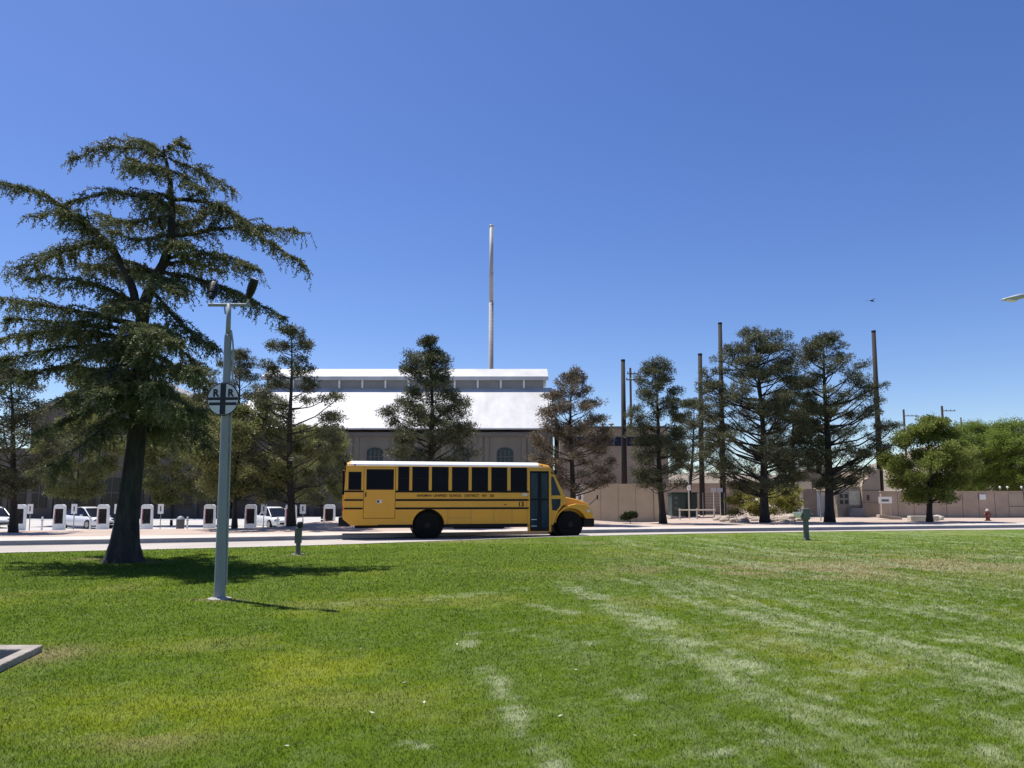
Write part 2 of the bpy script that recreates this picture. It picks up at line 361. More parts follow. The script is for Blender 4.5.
def lawnmat(blade=False):
    m = bpy.data.materials.new('lawn_grass'); m.use_nodes = True; t = m.node_tree; b = t.nodes['Principled BSDF']
    b.inputs['Roughness'].default_value = 0.85; b.inputs['Specular IOR Level'].default_value = 0.04
    tc = t.nodes.new('ShaderNodeTexCoord')
    def noise(s, d=6):
        n = t.nodes.new('ShaderNodeTexNoise'); n.inputs['Scale'].default_value = s; n.inputs['Detail'].default_value = d; n.inputs['Roughness'].default_value = 0.7
        t.links.new(tc.outputs['Object'], n.inputs['Vector']); return n.outputs['Fac']
    def ramp(src, c0, c1, p0=0.3, p1=0.7):
        r = t.nodes.new('ShaderNodeValToRGB'); e = r.color_ramp.elements; e[0].position = p0; e[1].position = p1; e[0].color = (*c0, 1); e[1].color = (*c1, 1)
        t.links.new(src, r.inputs[0]); return r.outputs[0]
    def mix(f, a, b2):
        x = t.nodes.new('ShaderNodeMix'); x.data_type = 'RGBA'; t.links.new(f, x.inputs[0]); t.links.new(a, x.inputs[6])
        if isinstance(b2, tuple): x.inputs[7].default_value = (*b2, 1)
        else: t.links.new(b2, x.inputs[7])
        return x.outputs[2]
    def attr(n):
        a = t.nodes.new('ShaderNodeAttribute'); a.attribute_name = n; return a.outputs['Fac']
    g1 = ramp(noise(9), (0.060, 0.118, 0.008), (0.150, 0.225, 0.020))
    g2 = ramp(noise(0.6, 4), (0.062, 0.118, 0.008), (0.150, 0.22, 0.020))
    x = t.nodes.new('ShaderNodeMix'); x.data_type = 'RGBA'; x.inputs[0].default_value = 0.5; t.links.new(g1, x.inputs[6]); t.links.new(g2, x.inputs[7])
    c = mix(attr('yel'), x.outputs[2], (0.27, 0.30, 0.018))
    c = mix(attr('dry'), c, (0.28, 0.24, 0.11))
    c = mix(attr('pale'), c, (0.33, 0.38, 0.20))
    tt = attr('tint'); mu = t.nodes.new('ShaderNodeMath'); mu.operation = 'MULTIPLY_ADD'; mu.inputs[1].default_value = 0.9; mu.inputs[2].default_value = 0.62; t.links.new(tt, mu.inputs[0])
    vm = t.nodes.new('ShaderNodeVectorMath'); vm.operation = 'SCALE'; t.links.new(c, vm.inputs[0]); t.links.new(mu.outputs[0], vm.inputs['Scale'])
    t.links.new(vm.outputs[0], b.inputs['Base Color'])
    tr = t.nodes.new('ShaderNodeBsdfTranslucent'); t.links.new(vm.outputs[0], tr.inputs['Color'])
    mx = t.nodes.new('ShaderNodeMixShader'); mx.inputs[0].default_value = 0.25
    t.links.new(b.outputs[0], mx.inputs[1]); t.links.new(tr.outputs[0], mx.inputs[2]); t.links.new(mx.outputs[0], t.nodes['Material Output'].inputs['Surface'])
    bp = t.nodes.new('ShaderNodeBump'); bp.inputs['Strength'].default_value = 0.7; bp.inputs['Distance'].default_value = 0.04
    if not blade:
        t.links.new(noise(22, 8), bp.inputs['Height']); t.links.new(bp.outputs[0], b.inputs['Normal'])
    else:
        ge = t.nodes.new('ShaderNodeNewGeometry'); mv = t.nodes.new('ShaderNodeMix'); mv.data_type = 'VECTOR'; mv.inputs[0].default_value = 0.72
        t.links.new(ge.outputs['Normal'], mv.inputs[4]); mv.inputs[5].default_value = (0, 0, 1)
        nn = t.nodes.new('ShaderNodeVectorMath'); nn.operation = 'NORMALIZE'; t.links.new(mv.outputs[1], nn.inputs[0]); t.links.new(nn.outputs[0], b.inputs['Normal'])
    return m
M['lawn'] = lawnmat()
KH = 0.065                                   # L-shaped kerb round a sunken bed
PC = gnd(43, 644.6, KH); PD = (gnd(0, 665, KH) - PC); PD = PD.normalized(); PI = gnd(22, 649.0, KH)
def inbed(x, y, m=0.0):
    # left of the slanting side kerb and on this side of the rear kerb, m metres outside of it
    nxv, nyv = -PD.y, PD.x
    if nxv > 0: nxv, nyv = -nxv, -nyv        # normal pointing to the left
    return ((x - PC.x) * nxv + (y - PC.y) * nyv > -m) & (y < PC.y + m)
def lawn_z(x, y): return 0.05 * (fbm(x + 3, y + 3, 0.35, 3) - 0.5) * sstep(0, 1.5, edge(x) - y)
xs = np.unique(np.concatenate([np.geomspace(60, 2600, 14) * -1, np.linspace(-60, -20, 60), np.arange(-20, 28, 0.11), np.linspace(28, 90, 80), np.geomspace(90, 2600, 14)]))
ts = np.unique(np.concatenate([np.linspace(-0.8, 0.05, 18), np.linspace(0.05, 0.62, 230), np.linspace(0.62, 1.0, 110)]))
gx, gt = np.meshgrid(xs, ts); e_ = edge(gx); yb = np.minimum(e_ - 5, 0.0); gy = np.where(np.abs(gx) < 100, gt * e_, e_ - 60 * (1 - gt))
gz = lawn_z(gx, gy)
inpit = inbed(gx, gy, -0.1)
nx, ny = len(xs), len(ts)
V = np.stack([gx, gy, gz], -1).reshape(-1, 3)
idx = np.arange(nx * ny).reshape(ny, nx)
Q = np.stack([idx[:-1, :-1], idx[:-1, 1:], idx[1:, 1:], idx[1:, :-1]], -1).reshape(-1, 4)
keep = ~inpit.reshape(-1)[Q].any(1); Q = Q[keep]
me = bpy.data.meshes.new('lawn'); me.vertices.add(len(V)); me.vertices.foreach_set('co', V.astype(np.float32).ravel())
me.loops.add(len(Q) * 4); me.loops.foreach_set('vertex_index', Q.astype(np.int32).ravel())
me.polygons.add(len(Q)); me.polygons.foreach_set('loop_start', np.arange(0, len(Q) * 4, 4, dtype=np.int32)); me.polygons.foreach_set('loop_total', np.full(len(Q), 4, dtype=np.int32))
me.update(calc_edges=True)
pa, dr, ye = lawn_attrs(V[:, 0], V[:, 1])
for an, av in (('pale', pa), ('dry', dr), ('yel', ye), ('tint', np.full(len(V), 0.42))):
    a = me.attributes.new(an, 'FLOAT', 'POINT'); a.data.foreach_set('value', av.astype(np.float32))
me.polygons.foreach_set('use_smooth', np.ones(len(Q), bool)); me.materials.append(M['lawn'])
o = bpy.data.objects.new('lawn', me); link(o); tag(o, kind='structure')
# blades
def blades(N, y0, y1):
    # denser and finer close by, thinning out with distance
    y = y0 * (y1 / y0) ** rng.random(N); x = (rng.random(N) * 2 - 1) * 0.76 * y
    k = (y < edge(x) - 0.05) & ~inbed(x, y, 0.04) & (rng.random(N) < 1 - 0.9 * sstep(14, y1, y)); x = x[k]; y = y[k]; n = len(x)
    clump = fbm(x, y, 6, 3)
    h = (0.015 + 0.0009 * y) * (0.5 + 0.9 * rng.random(n)) * (0.7 + 0.6 * clump); w = 0.00042 * y * (0.6 + 0.8 * rng.random(n)) + .0008
    a = rng.random(n) * 2 * np.pi; b = rng.random(n) * 2 * np.pi; l = (0.2 + rng.random(n)) * 0.9 * h
    z = lawn_z(x, y) - 0.004
    p0 = np.stack([x - np.cos(a) * w, y - np.sin(a) * w, z], -1); p1 = np.stack([x + np.cos(a) * w, y + np.sin(a) * w, z], -1)
    p2 = np.stack([x + np.cos(b) * l, y + np.sin(b) * l, z + h], -1)
    v = np.stack([p0, p1, p2], 1).reshape(-1, 3); pa, dr, ye = lawn_attrs(x, y)
    return v, pa, dr, ye, rng.random(n)
parts = [blades(800000, 3.2, 30.0)]
gv = np.concatenate([p[0] for p in parts]); ga = [np.concatenate([p[i] for p in parts]) for i in range(1, 5)]
M['blade'] = lawnmat(True)
g = npmesh('grass', gv, 3, M['blade'], attrs={'pale': ga[0], 'dry': ga[1], 'yel': ga[2], 'tint': ga[3]})
tag(g, 'short mown green turf with pale dry streaks', 'grass', kind='stuff')

# concrete kerbed pit at lower left
q1 = PC + PD * 6.0; i1 = PI + PD * 6.0
b = MB(); b.prism([(PC.x, PC.y), (q1.x, q1.y), (i1.x, i1.y), (PI.x, PI.y), (PC.x - 8, PI.y), (PC.x - 8, PC.y)], 'z', -.35, KH)
M['oldkerb'] = mat('weathered_kerb', (0.30, 0.265, 0.225), 0.95, var=0.22, scale=5, bump=.4)
pk = b.build('pit_kerb', 'oldkerb', bevel=0.012); tag(pk, 'pale concrete kerb corner framing a sunken bed in the lawn', 'kerb')
b = MB(); b.add([(PC.x - 8, PC.y - .05, -.14), (PC.x - .12, PC.y - .05, -.14), (q1.x - .05, q1.y, -.14), (PC.x - 8, q1.y, -.14)], [(0, 1, 2, 3)])
tag(b.build('pit_floor', 'pit'), kind='structure')

# ------------------------------------------------------------------ hills
b = MB(); hv = []; hf = []
hx = np.linspace(-1500, 3500, 160)
for k, (yy, sc) in enumerate([(1700, 0.0), (1900, .55), (2200, 1.0), (2600, 0.7), (3000, 0)]):
    zz = (130 + 190 * fbm(hx * 0.002 + 3, hx * 0 + k * .2, 1, 5)) * sc * (0.42 + 0.58 * sstep(850, 1350, hx)) * 0.85
    hv += [(float(a), yy, float(c)) for a, c in zip(hx, zz)]
for k in range(4):
    for i in range(159): hf.append((k * 160 + i, k * 160 + i + 1, (k + 1) * 160 + i + 1, (k + 1) * 160 + i))
b.add(hv, hf); tag(b.build('hills', 'hill', smooth=True), kind='structure')

# ------------------------------------------------------------------ powerhouse
def wx(px, Y): return (px - 512) / F * Y      # rough x at depth, at eye level
ZB = -0.78
def powerhouse():
    YF = 95.0
    x1 = at(553, 450, YF).x; x0 = at(232, 450, YF).x
    ze = at(500, 430, YF).z; zr = at(500, 388.8, 105).z
    t = thing('powerhouse', 'long grey concrete powerhouse with bright white roof and raised roof monitor', 'building', (0, YF, ZB))
    L = lambda x, y, z: (x, y - YF, z - ZB)
    b = MB(); b.b2(L(x0, YF, ZB), L(x1, YF + 27, ze - 0.25))
    # gable ends under the roof
    for gx_ in (x0 + 0.15, x1 - 0.45): b.prism([(0, ze - ZB - .3), (27, ze - ZB - .3), (16.6, zr - ZB - 0.15), (10.2, zr - ZB - 0.15)], 'x', gx_, gx_ + 0.3)
    b.build('wall', 'wall', t)
    # pilasters and string course
    step = 43.4; pxs = [548.0 - 0.0] + [526.8 - step * i for i in range(0, 8)]
    pil = [p for p in [527 - 43.4 * i for i in range(0, 7)]] + [548]
    for i, p in enumerate(pil):
        for q in ((p - 3.2), (p + 3.2)) if p < 545 else (p,):
            X = wx(q, YF) ; q_ = MB(); q_.b2((X - 0.28, -0.16, 0), (X + 0.28, 0.0, ze - ZB - 0.9)); q_.build('pilaster', 'wall', t)
    q_ = MB(); q_.b2((x0 - .05, -0.38, ze - ZB - 0.9), (x1 + .05, 0.0, ze - ZB - 0.35)); q_.build('cornice', 'trim', t)
    # arched windows
    for i in range(6):
        X = wx(505 - 43.4 * i, YF); wd = 1.05; zt = at(505, 447.5, YF).z - ZB; zb = zt - 4.6
        arc = [(X + wd * math.cos(a), zt - wd * .55 + wd * .55 * math.sin(a)) for a in np.linspace(0, math.pi, 9)]
        fr = MB(); fr.prism([(X - wd, zb), (X + wd, zb)] + arc, 'y', -0.06, 0.0); wn = fr.build('window', 'greenglass', t)
        mm = MB()
        for k in (-0.5, 0, .5): mm.b2((X + k * wd - 0.04, -0.1, zb + 0.05), (X + k * wd + 0.04, -0.065, zt - 0.35))
        for k in range(1, 5): mm.b2((X - wd + 0.03, -0.1, zb + k * 0.85 - .03), (X + wd - 0.03, -0.065, zb + k * 0.85 + .03))
        mm.build('muntin', 'trim', wn)
        sl = MB(); sl.b2((X - wd - .2, -0.2, zb - 0.25), (X + wd + .2, 0.0, zb)); sl.build('sill', 'wall', wn)
    # roof slopes
    y_r = 10.2; oh = 0.8
    def slope(ya, za, yb_, zb_, name, m, xa=x0 - .5, xb=x1 + .45, th=0.18):
        q = MB(); q.prism([(ya, za), (yb_, zb_), (yb_, zb_ + th), (ya, za + th)], 'x', xa, xb); return q.build(name, m, t)
    sl_ = (zr - ze) / (y_r + 0.0)
    r1 = slope(-oh, ze - ZB - oh * sl_ * 0, y_r, zr - ZB, 'roof', 'roofwhite')
    r2 = slope(27 + oh, ze - ZB, 16.6, zr - ZB, 'roof', 'roofwhite')
    sm = MB(); n = 46
    for i in range(n + 1):
        X = x0 - .4 + (x1 - x0 + .75) * i / n
        sm.prism([(-oh + .02, ze - ZB + .181), (y_r, zr - ZB + .181), (y_r, zr - ZB + .205), (-oh + .02, ze - ZB + .205)], 'x', X - 0.025, X + 0.025)
    sm.build('roof_seams', 'roofwhite', r1)
    # monitor
    mx0 = at(263, 380, 104.5).x; mx1 = at(547, 380, 104.5).x; zm = at(500, 378, 104.5).z - ZB; zr_ = zr - ZB
    mw = MB(); mw.b2((mx0 + .4, 9.9, zr_ - 0.4), (mx1 - .5, 17, zm)); mo = mw.build('roof_monitor', 'monwall', t)
    lv = MB()
    for k in range(7):
        z = zr_ + .25 + k * (zm - zr_ - .3) / 7; lv.box(((mx0 + mx1) / 2, 9.84, z), (mx1 - mx0 - 1.3, 0.03, 0.16), rx=R(25))
    lv.build('louvre', 'monwall', mo)
    for i in range(12):
        X = wx(524, 104.8) - i * (23.3 / F * 104.8); MB().b2((X - 0.12, 9.66, zr_ + .05), (X + 0.12, 9.78, zm - 0.05)).build('mullion', 'white', mo)
    rf = MB(); zt2 = at(500, 370.5, 108.5).z - ZB
    rf.prism([(9.5, zm - .05), (13.4, zt2), (18.0, zm - .05), (18.0, zm + .15), (13.4, zt2 + .22), (9.5, zm + .22)], 'x', mx0 - .3, mx1 + .2)
    rf.build('monitor_roof', 'roofwhite', t)
    sk = MB(); sk.prism([(9.4, zm - .32), (9.498, zm - .32), (9.498, zm + .22), (9.4, zm + .22)], 'x', mx0 - .3, mx1 + .2); sk.build('fascia', 'roofwhite', t)
    # loading door & lower plinth
    q = MB(); q.b2((x0, -0.12, 0), (x1, 0, 1.0)); q.build('plinth', 'wall2', t)
powerhouse()
def wing():
    YW = 84.0; xl = -70.0; xr = at(240, 450, YW).x; xa = at(126, 450, YW).x; ze = at(100, 428, YW).z
    t = thing('gabled_wing', 'dark gabled concrete building behind the big cedar and charging posts', 'building', (0, YW, ZB))
    za = at(126, 374, YW).z; zl = at(48, 408, YW).z; xl2 = at(48, 408, YW).x
    xw0 = at(30, 450, YW).x; xw1 = at(222, 450, YW).x; zw0 = at(30, 416, YW).z; zw1 = at(222, 416, YW).z
    b = MB(); b.prism([(xw0, 0), (xw1, 0), (xw1, zw1 - ZB), (xa, za - ZB), (xw0, zw0 - ZB)], 'y', 0, 9); b.build('wall', 'wall2', t)
    b = MB()
    for (xa1, za1, xb1, zb1) in ((xw0 - .6, zw0 - ZB, xa, za - ZB + .3), (xa, za - ZB + .3, xw1 + .6, zw1 - ZB)):
        b.prism([(xa1, za1), (xb1, zb1), (xb1, zb1 + .25), (xa1, za1 + .25)], 'y', -.6, 9.4)
    b.build('roof', 'monwall', t)
    MB().b2((xl, 0.5, 0), (xw0 - .01, 8, at(0, 448, YW).z - ZB)).build('annex', 'wall2', t); MB().b2((xw1 + .01, 2.0, 0), (xr + 3, 8, at(0, 440, YW).z - ZB)).build('annex', 'wall2', t)
    for p in range(-30, 235, 24):
        X = wx(p, YW); yb = -0.004 if xw0 < X < xw1 - .8 else (0.49 if X <= xw0 else 1.99)
        wn = MB(); wn.b2((X - .85, yb - 0.06, 1.2), (X + .85, yb, 4.6)); ww = wn.build('window', 'glass', t)
        f = MB(); f.b2((X - .03, yb - .1, 1.2), (X + .03, yb - .062, 4.6)); f.b2((X - .85, yb - .1, 2.9), (X - .035, yb - .062, 2.96)); f.b2((X + .035, yb - .1, 2.9), (X + .85, yb - .062, 2.96)); f.build('muntin', 'trim', ww)
        q = MB(); q.b2((X + 1.25, yb - .22, 0), (X + 1.6, yb, 5.4)); q.build('pilaster', 'wall2', t)
wing()
# tall mast behind the powerhouse
b0 = at(491, 372, 126); t = thing('tall_chimney', 'very tall slim pale chimney rising behind the white roofed powerhouse', 'chimney', (b0.x, 126, -0.5))
zt = at(491, 225, 126).z + .5; zm_ = at(491, 302, 126).z + .5
MB().tube([(0, 0, 0), (0, 0, zm_)], [.46, .40], 14).build('lower_shaft', 'stackgrey', t, smooth=True)
MB().tube([(0, 0, zm_), (0, 0, zt)], [.37, .33], 14).build('upper_shaft', 'stackpale', t, smooth=True)
for zz in (zm_, zm_ + 5, zt - .3): MB().lathe([(.40, zz - .15), (.43, zz), (.40, zz + .15)]).build('band', 'stackgrey', t)
b = MB(); b.tube([(-.15, -.6, 2), (-.15, -.6, zm_)], .03, 4); b.tube([(.15, -.6, 2), (.15, -.6, zm_)], .03, 4)
for k in range(int(zm_ / .6)): b.tube([(-.15, -.6, 2 + k * .6), (.15, -.6, 2 + k * .6)], .02, 4)
b.build('ladder', 'trim', t)

# low building right of the powerhouse
YB = 92.0; t = thing('flat_roofed_building', 'low tan flat roofed building with dark blue window band beside the powerhouse', 'building', (at(606, 450, YB).x, YB, -.3))
xA = at(560, 450, YB).x - at(606, 450, YB).x; xB = at(668, 450, YB).x - at(606, 450, YB).x; zt = at(606, 428.5, YB).z + .3
M['duntan'] = mat('dun_render', (0.24, 0.195, 0.15), 0.9, var=.15, scale=.4)
MB().b2((xA, 0, 0), (xB, 12, zt)).build('wall', 'duntan', t)
MB().b2((xA - .3, -.3, zt), (xB + .3, 12.3, zt + .25)).build('roof', 'trim', t)
zb1 = at(606, 437, YB).z + .3; zb0 = at(606, 446, YB).z + .3
wn = MB().b2((xA + .5, -.08, zb0), (xB - .5, 0, zb1)).build('window', 'navy', t)
for k in range(9): X = xA + .5 + (xB - xA - 1) * k / 8; MB().b2((X - .05, -.14, zb0), (X + .05, -.085, zb1)).build('mullion', 'trim', wn)
for k in (607, 616):
    X = at(k, 450, YB).x - at(606, 450, YB).x; b = MB(); b.lathe([(.12, zt + .25), (.12, zt + .8), (.35, zt + .85), (.35, zt + 1.0), (.1, zt + 1.15)], c=(X, 4, 0), n=12); b.build('roof_vent', 'stackpale', t)

# ------------------------------------------------------------------ trees
def rot_rand(n):
    v = rng.normal(size=(n, 3)); return v / np.linalg.norm(v, axis=1, keepdims=True)
def leaves(cent, dirs, ln, wd):
    n = len(cent); s = np.cross(dirs, rot_rand(n)); s /= np.linalg.norm(s, axis=1, keepdims=True) + 1e-9
    a = cent; m = cent + dirs * ln[:, None] * 0.5; t = cent + dirs * ln[:, None]
    return np.stack([a, m + s * wd[:, None], t, m - s * wd[:, None]], 1).reshape(-1, 4 * 3).reshape(-1, 3)
def clump_leaves(C, rad, per, ln, wd, up=0.35, flat=1.0, dryf=0.08):
    """C (n,3) clump centres -> leaf quads and tint"""
    n = len(C); c = np.repeat(C, per, 0); d = rot_rand(n * per); d[:, 2] = d[:, 2] * flat + up * 0.5; d /= np.linalg.norm(d, axis=1, keepdims=True)
    rr = np.repeat(rad, per) * rng.random(n * per) ** 0.6
    cen = c + d * rr[:, None]
    l = ln * (0.6 + 0.8 * rng.random(n * per)); w = wd * (0.6 + 0.8 * rng.random(n * per))
    j = rot_rand(n * per) * 0.55 + d; j /= np.linalg.norm(j, axis=1, keepdims=True)
    v = leaves(cen, j, l, w)
    tint = np.repeat(rng.random(n) * 0.55, per) + rng.random(n * per) * 0.3
    tint = np.where(rng.random(n * per) < dryf, 0.8 + 0.2 * rng.random(n * per), tint)
    return v, np.clip(tint, 0, 1)
def tree(name, label, cat, bpx, Y, prof, leafm, kind='pine', group=None, trunk_r=0.22, n_br=60, lean=0.0, dens=1.0, crown_bpx=None, gap=0.35, dryf=0.08, z_base=None, topx=None, bark='bark', seedv=0, clr=0.25, pad=0.5, step=0.55):
    """prof: list of (py, pxL, pxR) top to bottom in the photo; turned into real radii at depth Y"""
    rnd = random.Random(seedv + int(bpx * 3 + Y))
    x0 = at(bpx, 499, Y).x; zb = hz(x0, Y) if z_base is None else z_base
    t = thing(name, label, cat, (x0, Y, zb), 0, group)
    P = [(at(l, py, Y), at(r, py, Y)) for py, l, r in prof]
    zs = np.array([p[0].z - zb for p in P])[::-1]; xl = np.array([p[0].x - x0 for p in P])[::-1]; xr = np.array([p[1].x - x0 for p in P])[::-1]
    ztop, zlow = zs[-1], zs[0]
    tx = (at(topx, prof[0][0], Y).x - x0) if topx is not None else (xl[-1] + xr[-1]) / 2
    def axis(z):
        f = max(0, min(1, z / ztop)); return Vector((tx * f ** 1.4 + 0.06 * math.sin(f * 7 + bpx), 0.05 * math.sin(f * 9), z))
    b = MB(); pts = [axis(ztop * f) for f in np.linspace(0, 0.97, 14)]; pts[0].z = -0.15
    rads = [max(0.02, trunk_r * .8 * (1 - f) ** 0.85) * (1.35 if i == 0 else 1) for i, f in enumerate(np.linspace(0, 0.97, 14))]
    b.tube(pts, rads, 10); b.build('trunk', bark, t, smooth=True)
    br = MB(); C = []; Rr = []
    pine = kind == 'pine'
    trunk_h = ztop - zlow
    z = zlow + 0.15; lev = 0
    def Rat(zz, az):
        L_ = float(np.interp(zz, zs, xl)); R_ = float(np.interp(zz, zs, xr)); ax = axis(zz).x
        ex = (R_ - ax) if math.cos(az) > 0 else (ax - L_); ey = 0.5 * (R_ - L_)
        ex = max(ex, .12); return 1.0 / math.sqrt((math.cos(az) / ex) ** 2 + (math.sin(az) / max(ey, .12)) ** 2)
    while z < ztop - 0.1:
        Rm = 0.5 * (Rat(z, 0) + Rat(z, math.pi)); npad = max(2, int(round((3.4 + 1.5 * Rm) * dens))); ph = lev * 2.4 + rnd.uniform(-.4, .4)
        for i in range(npad):
            if i > 1 and rnd.random() < gap * .6: continue
            az = ph + i * 2 * math.pi / npad + rnd.uniform(-.35, .35)
            if i < 2: az = i * math.pi + rnd.uniform(-.45, .45)
            zz = min(ztop - .05, z + rnd.uniform(-.28, .28)); Rr_ = Rat(zz, az)
            pr = min(pad * rnd.uniform(.7, 1.3), 0.16 + .42 * Rr_)
            f = rnd.uniform(.78, 1.04) if rnd.random() < .58 else rnd.uniform(.3, .75)
            if i < 2: f = rnd.uniform(.72, 1.08)
            r = max(.05, Rr_ * f - pr * .65)
            rise = r * (rnd.uniform(.25, .8) if pine else rnd.uniform(.5, 1.0))
            s_ = axis(max(zlow * .8, zz - rise)); ax = axis(zz).x; e = Vector((ax + r * math.cos(az), r * math.sin(az), zz))
            mid = s_.lerp(e, .55) + Vector((0, 0, -.08 * r)); r0 = max(.010, trunk_r * .19 * (max(r, .1) / 2.5) ** .5)
            br.tube([s_, mid, e], [r0, r0 * .65, r0 * .3], 5, cap=False)
            ncl = max(3, int((5 + 14 * pr) * (1.0 if pine else 1.2)))
            for k in range(ncl):
                a2 = rnd.uniform(0, 6.283); rr = pr * math.sqrt(rnd.random()); hh = (.52 if pine else .62) * pr
                q = e + Vector((rr * math.cos(a2), rr * math.sin(a2), hh * (rnd.uniform(-.7, 1.0)) * math.sqrt(max(0, 1 - (rr / pr) ** 2)) + .25 * rr))
                br.tube([e - Vector((0, 0, .1 * pr)), q], [r0 * .3, r0 * .12], 3, cap=False)
                C.append(q); Rr.append(min(clr, .12 + pr * .35) * rnd.uniform(.65, 1.2))
            if r > .9:
                for uu in (.45, .65):
                    if rnd.random() < .5:
                        C.append(mid.lerp(e, uu) + Vector((rnd.gauss(0, .15), rnd.gauss(0, .15), .05))); Rr.append(clr * .7)
        z += step * rnd.uniform(.8, 1.2) * (0.62 + .38 * min(1, Rm / 1.6)); lev += 1
    for k in range(4): C.append(axis(ztop * (0.95 + 0.014 * k))); Rr.append(.13)
    br.build('branches', bark, t)
    C = np.array([tuple(c) for c in C]); Rr = np.array(Rr)
    if pine: v, ti = clump_leaves(C, Rr, 52, 0.12, 0.019, 0.5, 0.8, dryf)
    else: v, ti = clump_leaves(C, Rr * 1.15, 55, 0.11, 0.036, 0.25, .85, dryf)
    o = npmesh('crown', v, 4, M[leafm], t, attrs={'tint': ti})
    return t
PG = 'pines planted along the far side of the road'
tree('pine_tree', 'dark thin trunked pine at the far left edge of the lot', 'pine tree', 16, 32.5,
     [(358, 2, 14), (375, -8, 30), (395, -25, 48), (420, -40, 60), (450, -35, 62), (478, -20, 45), (495, -6, 25)], 'pine', group=PG, trunk_r=.22, n_br=70, topx=8)
tree('pine_tree', 'sparse pine rising behind the disc on the floodlight pole', 'pine tree', 236, 50.0,
     [(352, 236, 246), (368, 212, 258), (390, 196, 275), (415, 186, 288), (440, 182, 290), (470, 186, 285), (492, 200, 270)], 'pine', group=PG, trunk_r=.24, n_br=70, topx=240)
tree('pine_tree', 'tall see-through pine in front of the white roof, left of the bus', 'pine tree', 291, 35.8,
     [(330, 281, 300), (345, 268, 310), (365, 262, 314), (385, 258, 322), (402, 252, 345), (425, 242, 346), (450, 238, 350), (478, 242, 345), (498, 258, 325)], 'pine', group=PG, trunk_r=.24, n_br=66, topx=290, gap=.8, dens=.85, pad=.42, clr=.2)
tree('pine_tree', 'dense conical dark pine directly behind the middle of the bus', 'pine tree', 431, 38.0,
     [(337, 428, 433), (352, 417, 440), (366, 394, 452), (378, 412, 452), (395, 400, 455), (412, 386, 476), (430, 384, 478), (455, 388, 474), (480, 400, 464)], 'pine', group=PG, trunk_r=.26, n_br=105, topx=431, gap=.3, dens=1.3, dryf=.05)
tree('pine_tree', 'brownish thinning pine behind the front of the bus', 'pine tree', 572, 41.0,
     [(372, 568, 577), (385, 556, 586), (400, 545, 596), (418, 536, 608), (440, 530, 612), (460, 533, 616), (478, 545, 618), (490, 560, 600)], 'pinedry', group=PG, trunk_r=.24, n_br=80, topx=571, gap=.45, dens=1.15, pad=.46, clr=.24, dryf=.15)
tree('pine_tree', 'pine with a slim dark trunk between the beige wall and the green cabinet', 'pine tree', 662, 44.5,
     [(363, 645, 668), (375, 638, 676), (392, 636, 678), (410, 622, 680), (430, 628, 690), (455, 630, 694), (475, 634, 690), (488, 642, 682)], 'pine', group=PG, trunk_r=.26, n_br=90, topx=654, gap=.35)
tree('pine_tree', 'broad bushy pine, the widest of the roadside pines, left of the teal fountain', 'pine tree', 765, 46.0,
     [(330, 742, 778), (345, 728, 790), (362, 715, 792), (385, 700, 795), (405, 692, 802), (430, 694, 808), (455, 700, 808), (475, 712, 800), (492, 738, 795)], 'pine', group=PG, trunk_r=.34, n_br=150, topx=757, gap=.35, dens=1.2, pad=.6)
tree('pine_tree', 'large dark pine just right of the teal fountain beside the leaning steel pole', 'pine tree', 829, 46.5,
     [(336, 812, 836), (350, 800, 852), (368, 794, 862), (390, 796, 880), (412, 798, 890), (435, 800, 892), (455, 802, 886), (475, 806, 872), (490, 815, 855)], 'pine', group=PG, trunk_r=.36, n_br=140, topx=824, gap=.45, dens=1.1, pad=.58)
BG = 'bushy trees further back behind the roadside pines'
tree('pine_tree', 'smaller pine filling the gap behind the green cabinet', 'pine tree', 689, 60,
     [(398, 684, 712), (412, 676, 722), (432, 672, 728), (455, 670, 730), (472, 676, 722)], 'pine', group=BG, trunk_r=.22, n_br=60, topx=696)
tree('pine_tree', 'pine beyond the yellow bush between the two largest pines', 'pine tree', 792, 62,
     [(372, 784, 806), (392, 776, 818), (415, 772, 822), (440, 770, 826), (465, 772, 822), (480, 780, 812)], 'pine', group=BG, trunk_r=.24, n_br=66, topx=796)
tree('olive_tree', 'spreading yellowish green tree whose dark trunk stands just right of the floodlight pole', 'tree', 234, 36.5,
     [(408, 226, 262), (418, 208, 290), (436, 198, 318), (458, 194, 326), (478, 198, 316), (494, 212, 286)], 'olive', 'broad', BG, .12, 110, gap=.5, clr=.3, pad=.75, step=.75)
tree('olive_tree', 'olive coloured tree low behind the see-through pine', 'tree', 322, 64,
     [(424, 300, 330), (436, 284, 345), (455, 276, 352), (480, 276, 354), (502, 290, 348)], 'olive', 'broad', BG, .12, 100, gap=.5, clr=.3, pad=.75, step=.75)
tree('olive_tree', 'dark olive tree standing behind the cedar trunk', 'tree', 172, 62,
     [(395, 160, 196), (412, 150, 212), (435, 138, 218), (460, 136, 218), (485, 140, 212), (502, 154, 204)], 'olive', 'broad', BG, .12, 100, gap=.5, clr=.3, pad=.75, step=.75)
tree('olive_tree', 'olive tree left of the cedar trunk above the first white car', 'tree', 78, 62,
     [(412, 66, 96), (430, 46, 114), (452, 36, 122), (476, 38, 120), (498, 52, 104)], 'olive', 'broad', BG, .12, 100, gap=.5, clr=.3, pad=.75, step=.75)
tree('broadleaf_tree', 'round leafy green shade tree with a dark short trunk', 'tree', 929, 47.5,
     [(421, 918, 942), (430, 904, 954), (444, 892, 964), (460, 884, 970), (474, 882, 972), (487, 890, 962), (498, 902, 950)], 'green', 'broad', None, .24, 125, gap=.35, dens=1.3, clr=.26, pad=.58, step=.5)
LG = 'bright green cottonwoods behind the long wall'
